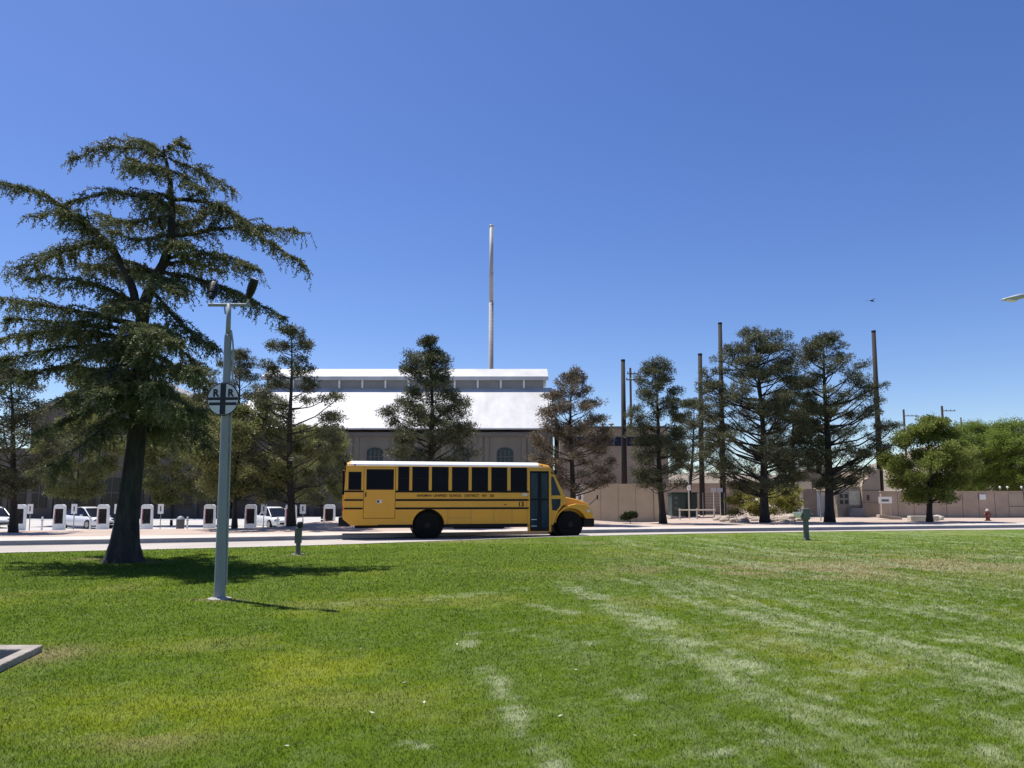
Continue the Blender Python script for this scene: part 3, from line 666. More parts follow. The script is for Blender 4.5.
tree('cottonwood_tree', 'bright green cottonwood behind the wall, left of the pair', 'tree', 972, 74,
     [(424, 968, 990), (436, 950, 1006), (452, 944, 1014), (472, 944, 1014), (492, 952, 1006)], 'lime', 'broad', LG, .3, 150, gap=.2, dens=1.1, clr=.42, pad=1.0, step=.8)
tree('cottonwood_tree', 'taller bright green cottonwood at the right edge behind the wall', 'tree', 1026, 72,
     [(422, 1002, 1040), (434, 990, 1062), (452, 984, 1072), (472, 984, 1072), (492, 996, 1056)], 'lime', 'broad', LG, .3, 160, gap=.2, dens=1.1, clr=.42, pad=1.0, step=.8)
tree('yellow_shrub', 'wide yellow green bush behind the rubble', 'bush', 768, 58,
     [(486, 745, 792), (492, 734, 802), (502, 730, 806), (512, 734, 802)], 'yelbush', 'broad', None, .08, 110, gap=.2, dens=1.4, clr=.26, pad=.5, step=.4)
tree('low_shrub', 'small dark low shrub in front of the beige wall', 'bush', 629, 43.5,
     [(514.5, 626, 635), (517, 623, 638), (521, 622, 637)], 'shrub', 'broad', None, .03, 22, gap=.3, dens=1.4, clr=.10, pad=.14, step=.2)

# big cedar -------------------------------------------------------
def cedar():
    YC = 17.05; b0 = gnd(121, 562); x0, y0 = b0.x, b0.y
    YC = y0
    t = thing('cedar_tree', 'huge dark cedar with layered drooping limbs at left of the lawn', 'tree', (x0, y0, 0))
    def P(px, py, dy=0.0):
        q = at(px, py, YC + dy); return Vector((q.x - x0, q.y - y0, q.z))
    tr = MB()
    # fluted trunk
    path = [(120, 565, .52), (121, 557, .42), (123, 543, .345), (126, 520, .30), (131, 480, .262), (136, 440, .235), (139, 400, .22), (141, 360, .21), (141, 330, .20), (144, 305, .175), (153, 283, .17), (164, 263, .145), (171, 240, .12), (172, 210, .10), (170, 180, .075), (166, 160, .05), (163, 146, .02)]
    pts = [P(a, b_) for a, b_, r in path]; n = 28; vs = []; fs = []
    for i, (p, (a, b_, r)) in enumerate(zip(pts, path)):
        for k in range(n):
            th = 2 * math.pi * k / n
            fl = 1 + (0.13 * math.sin(3 * th + .6 + i * .12) + 0.14 * math.sin(5 * th + 1.2 - i * .1) + .08 * math.sin(9 * th + i * .2)) * (1.7 if i < 2 else 1.3 if i < 3 else .9 if i < 8 else .4)
            vs.append(p + Vector((math.cos(th) * r * fl * .76, math.sin(th) * r * fl * .76, 0)))
    for i in range(len(pts) - 1):
        for k in range(n): k2 = (k + 1) % n; fs.append((i * n + k, i * n + k2, (i + 1) * n + k2, (i + 1) * n + k))
    tr.add(vs, fs); tr.build('trunk', 'cbark', t, smooth=True)
    limbs = [  # pixel path, depth offsets at tip, root radius
        ([(166, 157), (135, 148), (103, 149), (74, 157)], -.6, .035, .9), ([(166, 154), (150, 145), (142, 142)], .6, .025, .8), ([(165, 151), (178, 144), (186, 147)], -.3, .025, .8), ([(169, 158), (197, 170), (229, 188)], .5, .03, .9),
        ([(170, 170), (185, 178), (200, 190)], -1.0, .03, .8), ([(170, 172), (150, 168), (134, 160)], .9, .03, .7),
        ([(171, 204), (135, 196), (106, 193), (70, 203)], -.8, .05, 1.1), ([(141, 318), (131, 285), (118, 258), (103, 238), (80, 222), (45, 196), (-12, 180)], -1.0, .11, 1.25),
        ([(105, 240), (75, 248), (45, 259), (12, 272)], .8, .05, 1.1), ([(118, 258), (90, 230), (66, 213), (40, 216)], -1.8, .045, 1.0),
        ([(138, 305), (105, 288), (76, 280), (30, 279)], -1.2, .06, 1.15), ([(137, 325), (100, 316), (60, 308), (-12, 297)], -.3, .075, 1.35), ([(137, 330), (100, 326), (60, 322), (10, 318)], -1.3, .05, 1.0), ([(137, 340), (95, 334), (55, 331), (-12, 342)], .9, .07, 1.3), ([(138, 350), (100, 346), (60, 348), (5, 360)], -.9, .05, 1.1),
        ([(137, 378), (90, 370), (51, 369), (20, 380), (-12, 382)], -.4, .07, 1.1), ([(137, 405), (110, 420), (90, 440), (55, 465)], -2.0, .05, 1.1), ([(137, 395), (100, 405), (60, 425), (38, 432)], -.9, .05, 1.0), ([(137, 360), (120, 365), (95, 395)], -2.6, .05, 1.1),
        ([(172, 200), (205, 202), (235, 215), (262, 238), (303, 264)], -.3, .055, 1.15), ([(173, 236), (205, 232), (240, 228), (297, 231)], .7, .055, 1.15), ([(168, 258), (205, 254), (230, 257), (254, 268)], -1.3, .045, 1.0),
        ([(160, 272), (200, 280), (235, 292), (280, 316)], -.8, .055, 1.1), ([(152, 290), (175, 318), (192, 335), (211, 347)], -1.4, .045, .9), ([(145, 345), (165, 362), (188, 372), (215, 400)], .3, .06, 1.0), ([(143, 375), (165, 395), (190, 425), (205, 446)], -1.0, .05, 1.0),
        ([(142, 345), (165, 340), (190, 358), (204, 378)], 1.5, .05, 1.0), ([(172, 215), (150, 220), (125, 222), (100, 215)], 1.5, .045, 1.0), ([(171, 235), (140, 240), (115, 232)], -1.7, .04, .9), ([(171, 225), (195, 220), (215, 205), (228, 212)], 1.4, .04, .9),
        ([(158, 275), (130, 262), (105, 268), (85, 265)], 2.0, .05, 1.0), ([(163, 265), (190, 262), (220, 272)], 1.8, .045, .9)]
    for k in range(30):  # limbs reaching towards and away from the viewer
        py = random.uniform(160, 430) if k < 12 else random.uniform(330, 445); px = np.interp(py, [150, 240, 300, 400], [166, 171, 146, 140])
        s = 1 if k % 2 else -1; L_ = random.uniform(1.6, 3.4) * (0.6 if py < 230 else 1); dx = random.uniform(-38, 38) if py < 330 else random.uniform(-75, 62)
        limbs.append(([(px, py), (px + dx * .5, py - 4), (px + dx, py + random.uniform(-6, 18))], s * L_, .05, 1.0))
    br = MB(); LC = []; LD = []; LT = []; LLn = []
    up = Vector((0, 0, 1))
    for pth, tipd, r0, wdt in limbs:
        m = len(pth); raw = [P(a, b_, tipd * (i / (m - 1)) ** 1.2) for i, (a, b_) in enumerate(pth)]
        # resample with wobble
        fine = []
        for i in range(m - 1):
            p_1 = raw[max(i - 1, 0)]; p0 = raw[i]; p1 = raw[i + 1]; p2 = raw[min(i + 2, m - 1)]
            ns = max(3, int((p1 - p0).length / .14))
            for k in range(ns):
                u = k / ns; fine.append(0.5 * ((2 * p0) + (p1 - p_1) * u + (2 * p_1 - 5 * p0 + 4 * p1 - p2) * u * u + (3 * p0 - 3 * p1 + p2 - p_1) * u ** 3))
        fine.append(raw[-1]); nf = len(fine)
        fine = [p + Vector((random.gauss(0, .012), random.gauss(0, .012), random.gauss(0, .012))) for p in fine]
        br.tube(fine, [max(.008, r0 * (1 - .88 * i / (nf - 1))) for i in range(nf)], 7, cap=False)
        total = nf
        start = 0.30 if r0 > .09 else 0.12
        for i in range(int(nf * start), nf):
            u = i / (nf - 1); p = fine[i]; tg = (fine[min(i + 1, nf - 1)] - fine[max(i - 1, 0)]).normalized()
            side = tg.cross(up); side = side.normalized() if side.length > .1 else Vector((0, 1, 0))
            for sgn in (-1, 1, random.choice((-1, 1)), random.choice((-1, 1))):
                if random.random() < .27: continue
                tl = wdt * random.uniform(.25, .85) * (0.55 + 0.6 * math.sin(math.pi * min(1, u * .95 + .12))) * (1 - .35 * u)
                az = random.uniform(.35, 1.15); d = (tg * math.cos(az) + side * sgn * math.sin(az) + up * random.uniform(-.15, .28)).normalized()
                q = p.copy(); tp = [q.copy()]; ns = max(3, int(tl / .09))
                for k in range(ns):
                    d = (d + Vector((random.gauss(0, .07), random.gauss(0, .07), -0.045 - .075 * k / ns))).normalized(); q = q + d * (tl / ns); tp.append(q.copy())
                br.tube(tp, [.009 * (1 - .7 * k / ns) for k in range(ns + 1)], 3, cap=False)
                ht = random.random() * .5
                for k in range(1, ns + 1):
                    nn = 9
                    for j in range(nn):
                        c = tp[k - 1].lerp(tp[k], j / nn)
                        LC.append(c); LD.append((d * .5 + Vector((random.gauss(0, .7), random.gauss(0, .7), random.gauss(.12, .55)))).normalized()); LT.append(ht + random.random() * .35); LLn.append(.055 + .045 * random.random())
                    if random.random() < .6:  # drooping secondary twig
                        dq = (d * .3 + Vector((random.gauss(0, .5), random.gauss(0, .5), -1.0))).normalized(); l2 = random.uniform(.10, .42)
                        for j in range(int(l2 / .015)):
                            LC.append(tp[k] + dq * (j * .015)); LD.append((dq * .7 + Vector((random.gauss(0, .6), random.gauss(0, .6), random.gauss(0, .4)))).normalized()); LT.append(ht + random.random() * .25); LLn.append(.045 + .03 * random.random())
    br.build('branches', 'cbark', t)
    C = np.array([tuple(c) for c in LC]); D = np.array([tuple(c) for c in LD]); T = np.array(LT); Ln = np.array(LLn)
    T = np.where(rng.random(len(T)) < .06, .9, T)
    v = leaves(C, D, Ln, np.full(len(C), .012))
    print('cedar leaves', len(C))
    npmesh('crown', v, 4, M['cedar'], t, attrs={'tint': T})
cedar()

# ------------------------------------------------------------------ school bus
def bus():
    slope = 0.20; th = math.atan(slope)
    ref = gnd(428, 538.9, -0.13); u = Vector((math.cos(th), math.sin(th), 0))
    def tx(px, py=500):   # distance along the near side from ref
        d = ray(px, py); k = d.x / d.y          # X = k*Y ; ref + s*u
        return (k * ref.y - ref.x) / (u.x - k * u.y)
    s0 = tx(342.0); org = ref + u * s0
    def lx(px): return tx(px) - s0
    def lz(px, py):
        s = tx(px); p = ref + u * s; return at(px, py, p.y).z + 0.13
    t = thing('school_bus', 'yellow school bus with white roof and black rails, parked on the road', 'school bus', (org.x, org.y, -0.13), th)
    W = 2.45
    xe = lx(549.2); xf = lx(593.6); xw_r = lx(427.8); xw_f = lx(570.6); RW = 0.52
    zsk = lz(400, 525.2); zroof = lz(440, 461.3); zside = lz(440, 466.2)
    print('bus', 'L', xf, 'roof', zroof, 'skirt', zsk, 'wheels', xw_r, xw_f, 'cab', xe)
    def arch(xc, r, z0, n=14):
        zc = RW; a0 = math.asin(max(-1, min(1, (z0 - zc) / r)))
        return [(xc - r * math.cos(a), zc + r * math.sin(a)) for a in np.linspace(a0, math.pi - a0, n)]
    ra = 0.64; RW = 0.54
    body = [(0.04, zsk + .25), (0.35, zsk)] + arch(xw_r + .04, ra, zsk) + [(xe, zsk), (xe, zside), (0.13, zside)]
    B = MB().prism(body, 'y', 0, W).build('body', 'yellow', t, bevel=.02)
    # roof: rounded cross-section
    def sect(zb, zt, inset=0.0):
        p = []; 
        for a in np.linspace(0, math.pi / 2, 6): p.append((W - .02 - inset - .38 * (1 - math.cos(a)), zb + (zt - zb) * math.sin(a)))
        for a in np.linspace(math.pi / 2, 0, 6): p.append((.02 + inset + .38 * (1 - math.cos(a)), zb + (zt - zb) * math.sin(a)))
        return p
    xr1 = lx(539); xr0 = .16
    MB().prism(sect(zside + .001, zroof), 'x', xr0 + .14, xr1).build('roof', 'busroof', t)
    # end caps (tapering loft)
    def cap(xa, xb, name, m, f):
        a = sect(zside + .001, zroof - .004, .003); c = sect(zside + .001, zside + (zroof - zside) * f, .12); n = len(a)
        vs = [(xa, y, z) for y, z in a] + [(xb, y, z) for y, z in c]
        fs = [tuple(range(n)), tuple(range(2 * n - 1, n - 1, -1))] + [(i, i + n, (i + 1) % n + n, (i + 1) % n) for i in range(n)]
        return MB().add(vs, fs).build(name, m, t)
    cap(xr0 + .14, .06, 'rear_cap', 'yellow', .45); cap(xr1, lx(550.5), 'front_cap', 'yellow', .5)
    MB().b2((.02, .1, zside - .02), (.14, .32, zside + .17)).build('warning_lights', 'black', t, bevel=.02)
    MB().b2((.10, .02, zside - .24), (.16, .25, zside - .03)).build('warning_lights', 'black', t, bevel=.01)
    MB().b2((lx(353.2), -.02, lz(354, 465.6)), (lx(355), 0.02, lz(354, 464.2))).build('marker_light', 'red', t)
    MB().b2((lx(541), -.02, lz(541, 466.6)), (lx(542.5), 0.02, lz(541, 464.8))).build('marker_light', 'amber', t)
    # side windows with frames, both sides
    def window(xa, xb, za, zb, m='busglass', sash=True):
        for yy, sg in ((0, -1), (W, 1)):
            f = MB(); y1 = yy + sg * .006; y2 = yy + sg * .014
            f.b2((xa, yy - sg * .01, za), (xb, y1, zb)); wn = f.build('window', 'black', t)
            g = MB(); g.b2((xa + .035, y1 + sg * .0005, za + .05), (xb - .035, y1 + sg * .004, zb - .04)); g.build('pane', m, wn)
            if sash:
                s = MB(); zm = (za + zb) / 2 + .02; s.b2((xa + .03, y1 + sg * .0045, zm - .012), (xb - .03, y1 + sg * .01, zm + .012)); s.build('sash_bar', 'black', wn)
    wz0, wz1 = lz(440, 491.2), lz(440, 466.9)
    for a, c in ((397.8, 409), (412, 428.6), (431.6, 448.4), (451.8, 468.5), (471.6, 488), (491.2, 507.2), (510.6, 527)): window(lx(a), lx(c), wz0, wz1)
    # drip rail above
    for yy in (-.02, W):
        MB().b2((.2, yy, zside - .004), (lx(545), yy + .02, zside + .02)).build('drip_rail', 'busroof', t)
    window(lx(348), lx(361), lz(355, 490), lz(355, 471.8), sash=False)
    # emergency door
    ed = MB().b2((lx(363.8), -.012, lz(380, 518)), (lx(395), -.0005, lz(380, 467.5))).build('emergency_door', 'yellow', t, bevel=.006)
    MB().b2((lx(366), -.018, lz(380, 489.8)), (lx(393.5), -.0125, lz(380, 469.3))).build('window', 'black', ed)
    MB().b2((lx(366.9), -.022, lz(380, 488.6)), (lx(392.6), -.0185, lz(380, 470.4))).build('pane', 'busglass', ed)
    MB().b2((lx(365.0), -.05, lz(365, 497)), (lx(366.0), -.0125, lz(365, 492.6))).build('handle', 'black', ed)
    MB().b2((lx(376.6), -.0175, lz(378, 503.2)), (lx(381.8), -.0125, lz(378, 499.6))).build('sticker', 'ylabel', ed)
    MB().b2((lx(377.2), -.0195, lz(378, 502.6)), (lx(379.2), -.018, lz(378, 500.4))).build('sticker_mark', 'black', ed)
    g = MB()
    for q in (363.6, 395.2): g.b2((lx(q) - .008, -.004, lz(380, 518.4)), (lx(q) + .008, .0, lz(380, 467)))
    g.b2((lx(363.6), -.004, lz(380, 518.5)), (lx(395.2), 0, lz(380, 518.1))); g.build('door_seam', 'black', t)
    # rub rails
    def rail(xa, xb, py, w_=.075):
        z = lz(440, py)
        for y1, y2 in ((-.03, -.001), (W + .001, W + .03)): MB().b2((xa, y1, z - w_ / 2), (xb, y2, z + w_ / 2)).build('rub_rail', 'black', t, bevel=.01)
    xd = lx(529.3)
    for py in (491.6, 500.1, 508.4): rail(lx(395.6), xd, py)
    for py in (491.6, 500.1, 508.4): rail(lx(342.9) + .05, lx(363), py, .065)
    rail(lx(378), lx(412.2), 525.6, .10); rail(lx(445.4), xd, 525.6, .12)
    # lower panel seams
    g = MB()
    for q in (448, 471, 494, 512): g.b2((lx(q) - .006, -.004, zsk + .02), (lx(q) + .006, -.001, lz(q, 509.5)))
    g.b2((lx(448), -.004, lz(470, 518)), (lx(471), -.001, lz(470, 517.7))); g.build('panel_seams', 'trim', t)
    # lettering
    zt = lz(440, 495.7)
    def word(s, pa, pb, size=.135):
        xa, xb = lx(pa), lx(pb)
        o = text_part('lettering', s, size, 'black', t, ((xa + xb) / 2, -.004, zt), (R(90), 0, 0), bold=.003)
        w_ = o.dimensions.x if o.dimensions.x else 1
        bpy.context.view_layer.update(); w_ = max(v.co.x for v in o.data.vertices) - min(v.co.x for v in o.data.vertices)
        o.scale = ((xb - xa) / w_, 1, 1)
    for s, a, c in (('KINGMAN', 417, 431.4), ('UNIFIED', 433.4, 447), ('SCHOOL', 449.4, 461.5), ('DISTRICT', 464.5, 479), ('NO', 482, 486.4), ('20', 489.5, 494)): word(s, a, c)
    o = text_part('number', '13', .26, 'black', t, (lx(521), -.004, lz(521, 504.3)), (R(90), 0, 0), bold=.008)
    MB().b2((lx(522.4), -.006, lz(525, 495.9)), (lx(527.6), -.001, lz(525, 493.2))).build('sticker', 'ylabel', t)
    MB().b2((lx(503.8), -.02, lz(505, 505.2)), (lx(506.6), -.001, lz(505, 504.2))).build('marker_light', 'red', t)
    # rear face: door, windows, lights
    rd = MB().b2((-.01, .8, zsk + .3), (.07, 1.65, zside - .15)).build('rear_door', 'yellow', t, bevel=.01)
    MB().b2((-.02, .88, 1.75), (.0, 1.57, zside - .25)).build('pane', 'busglass', rd)
    for y_ in (.12, 1.75): MB().b2((.0, y_, 1.75), (.08, y_ + .55, zside - .2)).build('rear_window', 'busglass', t)
    for y_ in (.15, 2.1): MB().b2((.0, y_, 1.1), (.06, y_ + .2, 1.3)).build('tail_light', 'red', t, bevel=.01)
    # bumpers
    MB().b2((-.12, .02, lz(346, 526.2)), (lx(350.8), W - .02, lz(346, 517.2))).build('rear_bumper', 'black', t, bevel=.03)
    # entrance door
    za, zb = lz(540, 531), lz(540, 471.2); xd2 = lx(549.6)
    df = MB().b2((xd, -.02, za - .03), (xd2 + .03, .25, zsk)).build('step_well', 'yellow', t)
    dd = MB().b2((lx(529.9), -.034, za), (lx(548.6), -.0205, zb)).build('entrance_door', 'black', t)
    for a, c in ((530.9, 537.4), (541.2, 547.4)):
        MB().b2((lx(a), -.040, lz(540, 498.5)), (lx(c), -.0345, zb - .08)).build('pane', 'doorglass', dd)
        MB().b2((lx(a), -.040, za + .12), (lx(c), -.0345, lz(540, 500.5))).build('pane', 'doorglass', dd)
    g = MB()
    for py in (519.5, 526): g.b2((lx(531), -.043, lz(534, py) - .012), (lx(536.5), -.0405, lz(534, py) + .012))
    g.build('step_edge', 'signface', dd)
    fr = MB(); fr.b2((xd - .08, -.03, za - .03), (lx(529.8), -.0012, zb + .08)); fr.b2((lx(548.8), -.03, za - .03), (lx(551.0), -.0012, zb + .08)); fr.b2((lx(529.8) , -.03, zb + .005), (lx(548.8), -.0012, zb + .08)); fr.build('door_frame', 'yellow', t)
    # cab: windshield and cowl
    zc = lz(566, 497.2)
    cabp = [(xe + .001, zsk)] + [(lx(553), zsk - .05), (lx(554.5), lz(555, 522)), (lx(558), lz(558, 512)), (lx(562.5), lz(562, 506)), (lx(566), lz(566, 503.5)), (lx(566), zc), (lx(552.8), lz(552, 470.5)), (lx(551), zside - .02), (xe + .001, zside - .02)]
    MB().prism(cabp, 'y', .02, W - .02).build('cab', 'yellow', t, bevel=.02)
    # windshield pane on the slope
    p1 = Vector((lx(553.2), lz(553, 473))); p2 = Vector((lx(565.2), lz(565, 495.3))); nrm = Vector((-(p2 - p1).y, (p2 - p1).x)).normalized()
    if nrm.x < 0: nrm = -nrm
    MB().prism([tuple(p1), tuple(p2), tuple(p2 + nrm * .012), tuple(p1 + nrm * .012)], 'y', .12, W - .12).build('windshield', 'doorglass', t)
    for y1, y2 in ((.004, .0195), (W - .0195, W - .004)):
        g = MB().prism([(lx(551.6), lz(552, 476.5)), (lx(551.6), lz(552, 495.4)), (lx(560.8), lz(560, 495.4)), (lx(553.6), lz(553, 477))], 'y', y1, y2).build('quarter_window', 'doorglass', t)
        g = MB().prism([(lx(551.6), lz(552, 499)), (lx(560.8), lz(560, 499)), (lx(560.3), lz(560, 505.5)), (lx(556.6), lz(556, 510.6)), (lx(552.4), lz(552, 510.2))], 'y', y1, y2).build('lower_quarter_window', 'doorglass', t)
    # hood
    hp = [(lx(566) + .001, lz(566, 515)), (lx(566) + .001, lz(566, 497)), (lx(570), lz(570, 497.2)), (lx(580), lz(580, 499.3)), (lx(587.5), lz(587, 502)), (lx(591.5), lz(591, 504.5)), (lx(592.6), lz(592, 508)), (lx(593.2), lz(593, 519))]
    MB().prism(hp, 'y', .36, W - .36).build('hood', 'yellow', t, bevel=.08, seg=4)
    for y1, y2 in ((.02, .40), (W - .40, W - .02)):
        ar = arch(xw_f + .03, .66, lz(565, 523)); ou = [(xf - .02, lz(590, 518.5)), (lx(593), lz(592, 511)), (lx(589.5), lz(589, 506.6)), (lx(584), lz(584, 504.3)), (lx(577), lz(577, 503.6)), (lx(570), lz(570, 505.2)), (lx(564), lz(564, 507)), (lx(558), lz(558, 513)), (lx(554.6), lz(555, 523))]
        ar = [p for p in ar if p[0] < lx(585)]
        MB().prism(ar + [(lx(586), lz(586, 518.6))] + ou, 'y', y1, y2).build('fender', 'yellow', t, bevel=.04, seg=3)
        MB().lathe([(.02, -.02), (.13, -.01), (.13, .04)], c=(lx(590.6), y1 + .16, lz(590, 511.5)), axis='x', n=14).build('headlight', 'lens', t)
        MB().b2((lx(587.2), y1 - .012 if y1 < 1 else y2 - .001, lz(588, 512.2)), (lx(590.4), y1 + .001 if y1 < 1 else y2 + .012, lz(588, 509.2))).build('side_marker', 'lens', t, bevel=.006)
    gl = MB().b2((lx(593.2) - .001, .75, lz(593, 518)), (lx(593.4) + .03, W - .75, lz(593, 507))).build('grille', 'black', t)
    MB().b2((lx(583.4), .0, lz(590, 527)), (xf + .03, W, lz(590, 518.4))).build('front_bumper', 'black', t, bevel=.05, seg=3)
    # chassis under the floor
    MB().b2((.5, .45, .42), (lx(588), W - .45, zsk + .25)).build('chassis', 'black', t)
    MB().b2((lx(455), .15, .38), (lx(505), .7, zsk + .05)).build('fuel_tank', 'black', t, bevel=.04)
    MB().lathe([(.635, 0), (.635, W - .72)], c=(xw_r + .04, .36, RW), axis='y').build('wheel_well', 'black', t)
    MB().lathe([(.655, 0), (.655, W - .9)], c=(xw_f, .42, RW), axis='y').build('wheel_well', 'black', t)
    # wheels
    def wheel(xc, y_, s):
        prof = [(.30, .0), (.36, .012), (.49, .0), (.535, .03), (.54, .06), (.54, .22), (.52, .25), (.3, .25)]
        q = MB(); q.lathe([(r, h * s) for r, h in prof], c=(xc, y_, RW), axis='y', n=32); o = q.build('wheel', 'rubber', t, smooth=False)
        rr = MB(); rr.lathe([(.29, .001 * s), (.28, .06 * s), (.14, .08 * s), (.12, -.03 * s), (.05, -.05 * s)], c=(xc, y_ , RW), axis='y', n=24); rr.build('rim', 'rim', o)
        lg = MB()
        for k in range(8): a = k * math.pi / 4; lg.lathe([(.018, .07 * s), (.018, .03 * s)], c=(xc + .2 * math.cos(a), y_, RW + .2 * math.sin(a)), axis='y', n=6)
        lg.build('lug_nut', 'steelrim', o)
    wheel(xw_r, .10, 1); wheel(xw_r, W - .10, -1); wheel(xw_f, .08, 1); wheel(xw_f, W - .08, -1)
    # mirrors
    for yy, sg in ((.05, -1), (W - .05, 1)):
        a0 = Vector((lx(550.5), yy, lz(550, 472.6))); a1 = Vector((lx(560), yy + sg * .25, lz(560, 475))); a2 = Vector((lx(569.5), yy + sg * .3, lz(569, 476)))
        mo = MB().tube([a0, a1, a2], .018, 6).build('mirror_arm', 'black', t)
        MB().box(a0 + Vector((.16, sg * .25, .02)), (.1, .2, .16)).build('mirror', 'black', mo, bevel=.02)
        c0 = Vector((lx(591), yy - sg * .2, lz(591, 505))); c1 = c0 + Vector((.28, sg * .25, .32))
        mm = MB().tube([c0, c1], .014, 6).build('mirror_arm', 'black', t); MB().lathe([(.02, -.03), (.11, 0), (.02, .03)], c=c1, axis='x', n=12).build('mirror', 'black', mm)
bus()

# ------------------------------------------------------------------ pole with crossing disc
def rr_pole():
    b0 = gnd(219.5, 599.0); Yp = b0.y
    t = thing('floodlight_pole', 'tall slim grey pole carrying two black floodlights and the crossing disc', 'light pole', (b0.x, Yp, 0))
    zt = at(229, 305, Yp).z; zn = at(229, 338, Yp).z; lean = at(229, 305, Yp).x - b0.x
    ax = lambda z: Vector((lean * z / zt, 0, z))
    MB().tube([ax(-.1), ax(.02), ax(zn * .5), ax(zn), ax(zn + .05)], [.083, .081, .066, .052, .046], 16).build('shaft', 'galv', t, smooth=True)
    MB().tube([ax(zn + .04), ax(zt + .02)], [.036, .034], 12).build('top_pipe', 'galv', t, smooth=True)
    MB().lathe([(.105, -.05), (.105, .018), (.09, .03)], n=16).build('base_collar', 'galv', t)
    MB().lathe([(.17, -.1), (.17, .012), (.15, .018)], n=20).build('footing', 'concrete', t)
    b = MB(); b.tube([ax(.2) + Vector((.085, .02, 0)), ax(zn - .15) + Vector((.085, .0, 0)), ax(zn - .02) + Vector((.07, 0, 0)), ax(zn + .12) + Vector((.045, 0, 0))], .014, 6)
    pass
    b.build('conduit', 'conduit', t)
    xl, xr = at(208.5, 304, Yp).x - b0.x, at(250, 304, Yp).x - b0.x
    ca = MB().tube([(xl, 0, zt), (xr, 0, zt)], .024, 8).build('crossarm', 'galv', t)
    MB().tube([ax(zt - .14) + Vector((-.05, 0, 0)), ax(zt - .02) + Vector((-.07, 0, .0))], .012, 6).build('bracket', 'galv', t)
    def head(px, py0, px1, py1, dy):
        p0 = at(px, py0, Yp) - Vector((b0.x, Yp, 0)); p1 = at(px1, py1, Yp) - Vector((b0.x, Yp, 0)) + Vector((0, dy, 0)); d = p1 - p0
        k = MB().tube([p0 + Vector((0, 0, -.04)), p0 + d * .3], .018, 8).build('knuckle', 'lampgrey', t)
        h = MB().tube([p0 + d * .15, p0 + d * .22, p0 + d * .32, p0 + d * .6, p0 + d * .9, p1], [.03, .045, .055, .066, .068, .055], 14).build('floodlight', 'flood', t)
        f = MB()
        for q in (.45, .55, .65, .75): f.tube([p0 + d * q, p0 + d * (q + .02)], .072, 14)
        f.build('cooling_fin', 'flood', h)
        f = MB().tube([p1 + d.normalized() * .001, p1 + d.normalized() * .008], .046, 14).build('lens', 'lens', h)
    head(247, 302, 257, 281, -.1); head(210.5, 302, 208, 279, .25)
    # disc sign
    zc = at(225.5, 400, Yp).z; xc = at(225.5, 400, Yp).x - b0.x; r = .248
    s = thing('crossing_sign', 'round railroad crossing disc with black cross bars and two letters R', 'sign', (b0.x + xc, Yp - .095, zc), R(-4))
    MB().lathe([(r, 0), (r, .006)], axis='y', n=40).build('rim', 'signblack', s)
    MB().lathe([(r - .016, -.003), (r - .016, -.0005)], axis='y', n=40).build('face', 'signface', s)
    b = MB(); b.b2((-.042, -.007, -r + .02), (.042, -.0035, r - .02)); b.build('vertical_bar', 'signblack', s)
    for z0, z1 in ((-.015, .028), (-.092, -.048)):
        for a, c in ((-1, -.0425), (.0425, 1)):
            w_ = math.sqrt(max(0, (r - .018) ** 2 - max(abs(z0), abs(z1)) ** 2)); xa, xb = (-w_, -.0425) if a < 0 else (.0425, w_)
            MB().b2((xa, -.0065, z0 + .0), (xb, -.0035, z1)).build('cross_bar', 'signblack', s)
    for x in (-.112, .115): text_part('letter', 'R', .15, 'signblack', s, (x, -.005, .088), (R(90), 0, 0), sx=.95, bold=.007)
    MB().b2((-.05, .0065, -.03), (.05, .05, .03)).build('bracket', 'galv', s)
rr_pole()

# ------------------------------------------------------------------ fountain and pedestal on the lawn
b0 = gnd(806.5, 540); t = thing('drinking_fountain', 'teal green drinking fountain with a pale bowl near the road', 'drinking fountain', (b0.x, b0.y, 0))
k = b0.y / F
MB().lathe([(.135, -.05), (.135, .03), (.10, .05), (.095, .68), (.115, .72)], n=18).build('column', 'teal', t, smooth=False)
MB().b2((-.13, -.12, .721), (.13, .12, 1.12)).build('head', 'teal', t, bevel=.03)
bw = MB().lathe([(.03, .78), (.11, .82), (.155, .93), (.165, .985), (.145, .985), (.11, .9), (.02, .86)], c=(-.29, -.02, 0), n=18).build('bowl', 'white', t)
MB().b2((-.30, -.06, .80), (-.1, .04, .90)).build('bowl_bracket', 'teal', t, bevel=.01)
MB().tube([(-.2, 0, .98), (-.2, 0, 1.06), (-.27, 0, 1.07)], .012, 6).build('spout', 'lampgrey', bw)
MB().b2((.12, -.06, .80), (.27, .06, .93)).build('push_button_box', 'teal', t, bevel=.02)
b0 = gnd(298, 555); t = thing('hose_pedestal', 'slim dark green irrigation pedestal on the lawn in front of the pine trunk', 'pedestal', (b0.x, b0.y, 0))
MB().tube([(0, 0, -.05), (0, 0, .5)], [.062, .058], 12).build('column', 'teal', t)
MB().prism([(-.085, .30), (.07, .30), (.075, .62), (.06, .70), (-.07, .70), (-.085, .62)], 'y', -.07, .07).build('cabinet', 'teal', t, bevel=.01)
MB().lathe([(.05, .70), (.075, .72), (.08, .82), (.05, .86)], c=(.03, 0, 0), n=12).build('head', 'flood', t)
b = MB(); b.tube([(-.09, 0, -.02), (-.03, 0, .24)], .012, 5); b.box((0, 0, .005), (.34, .2, .04)); b.build('foot', 'bone', t)

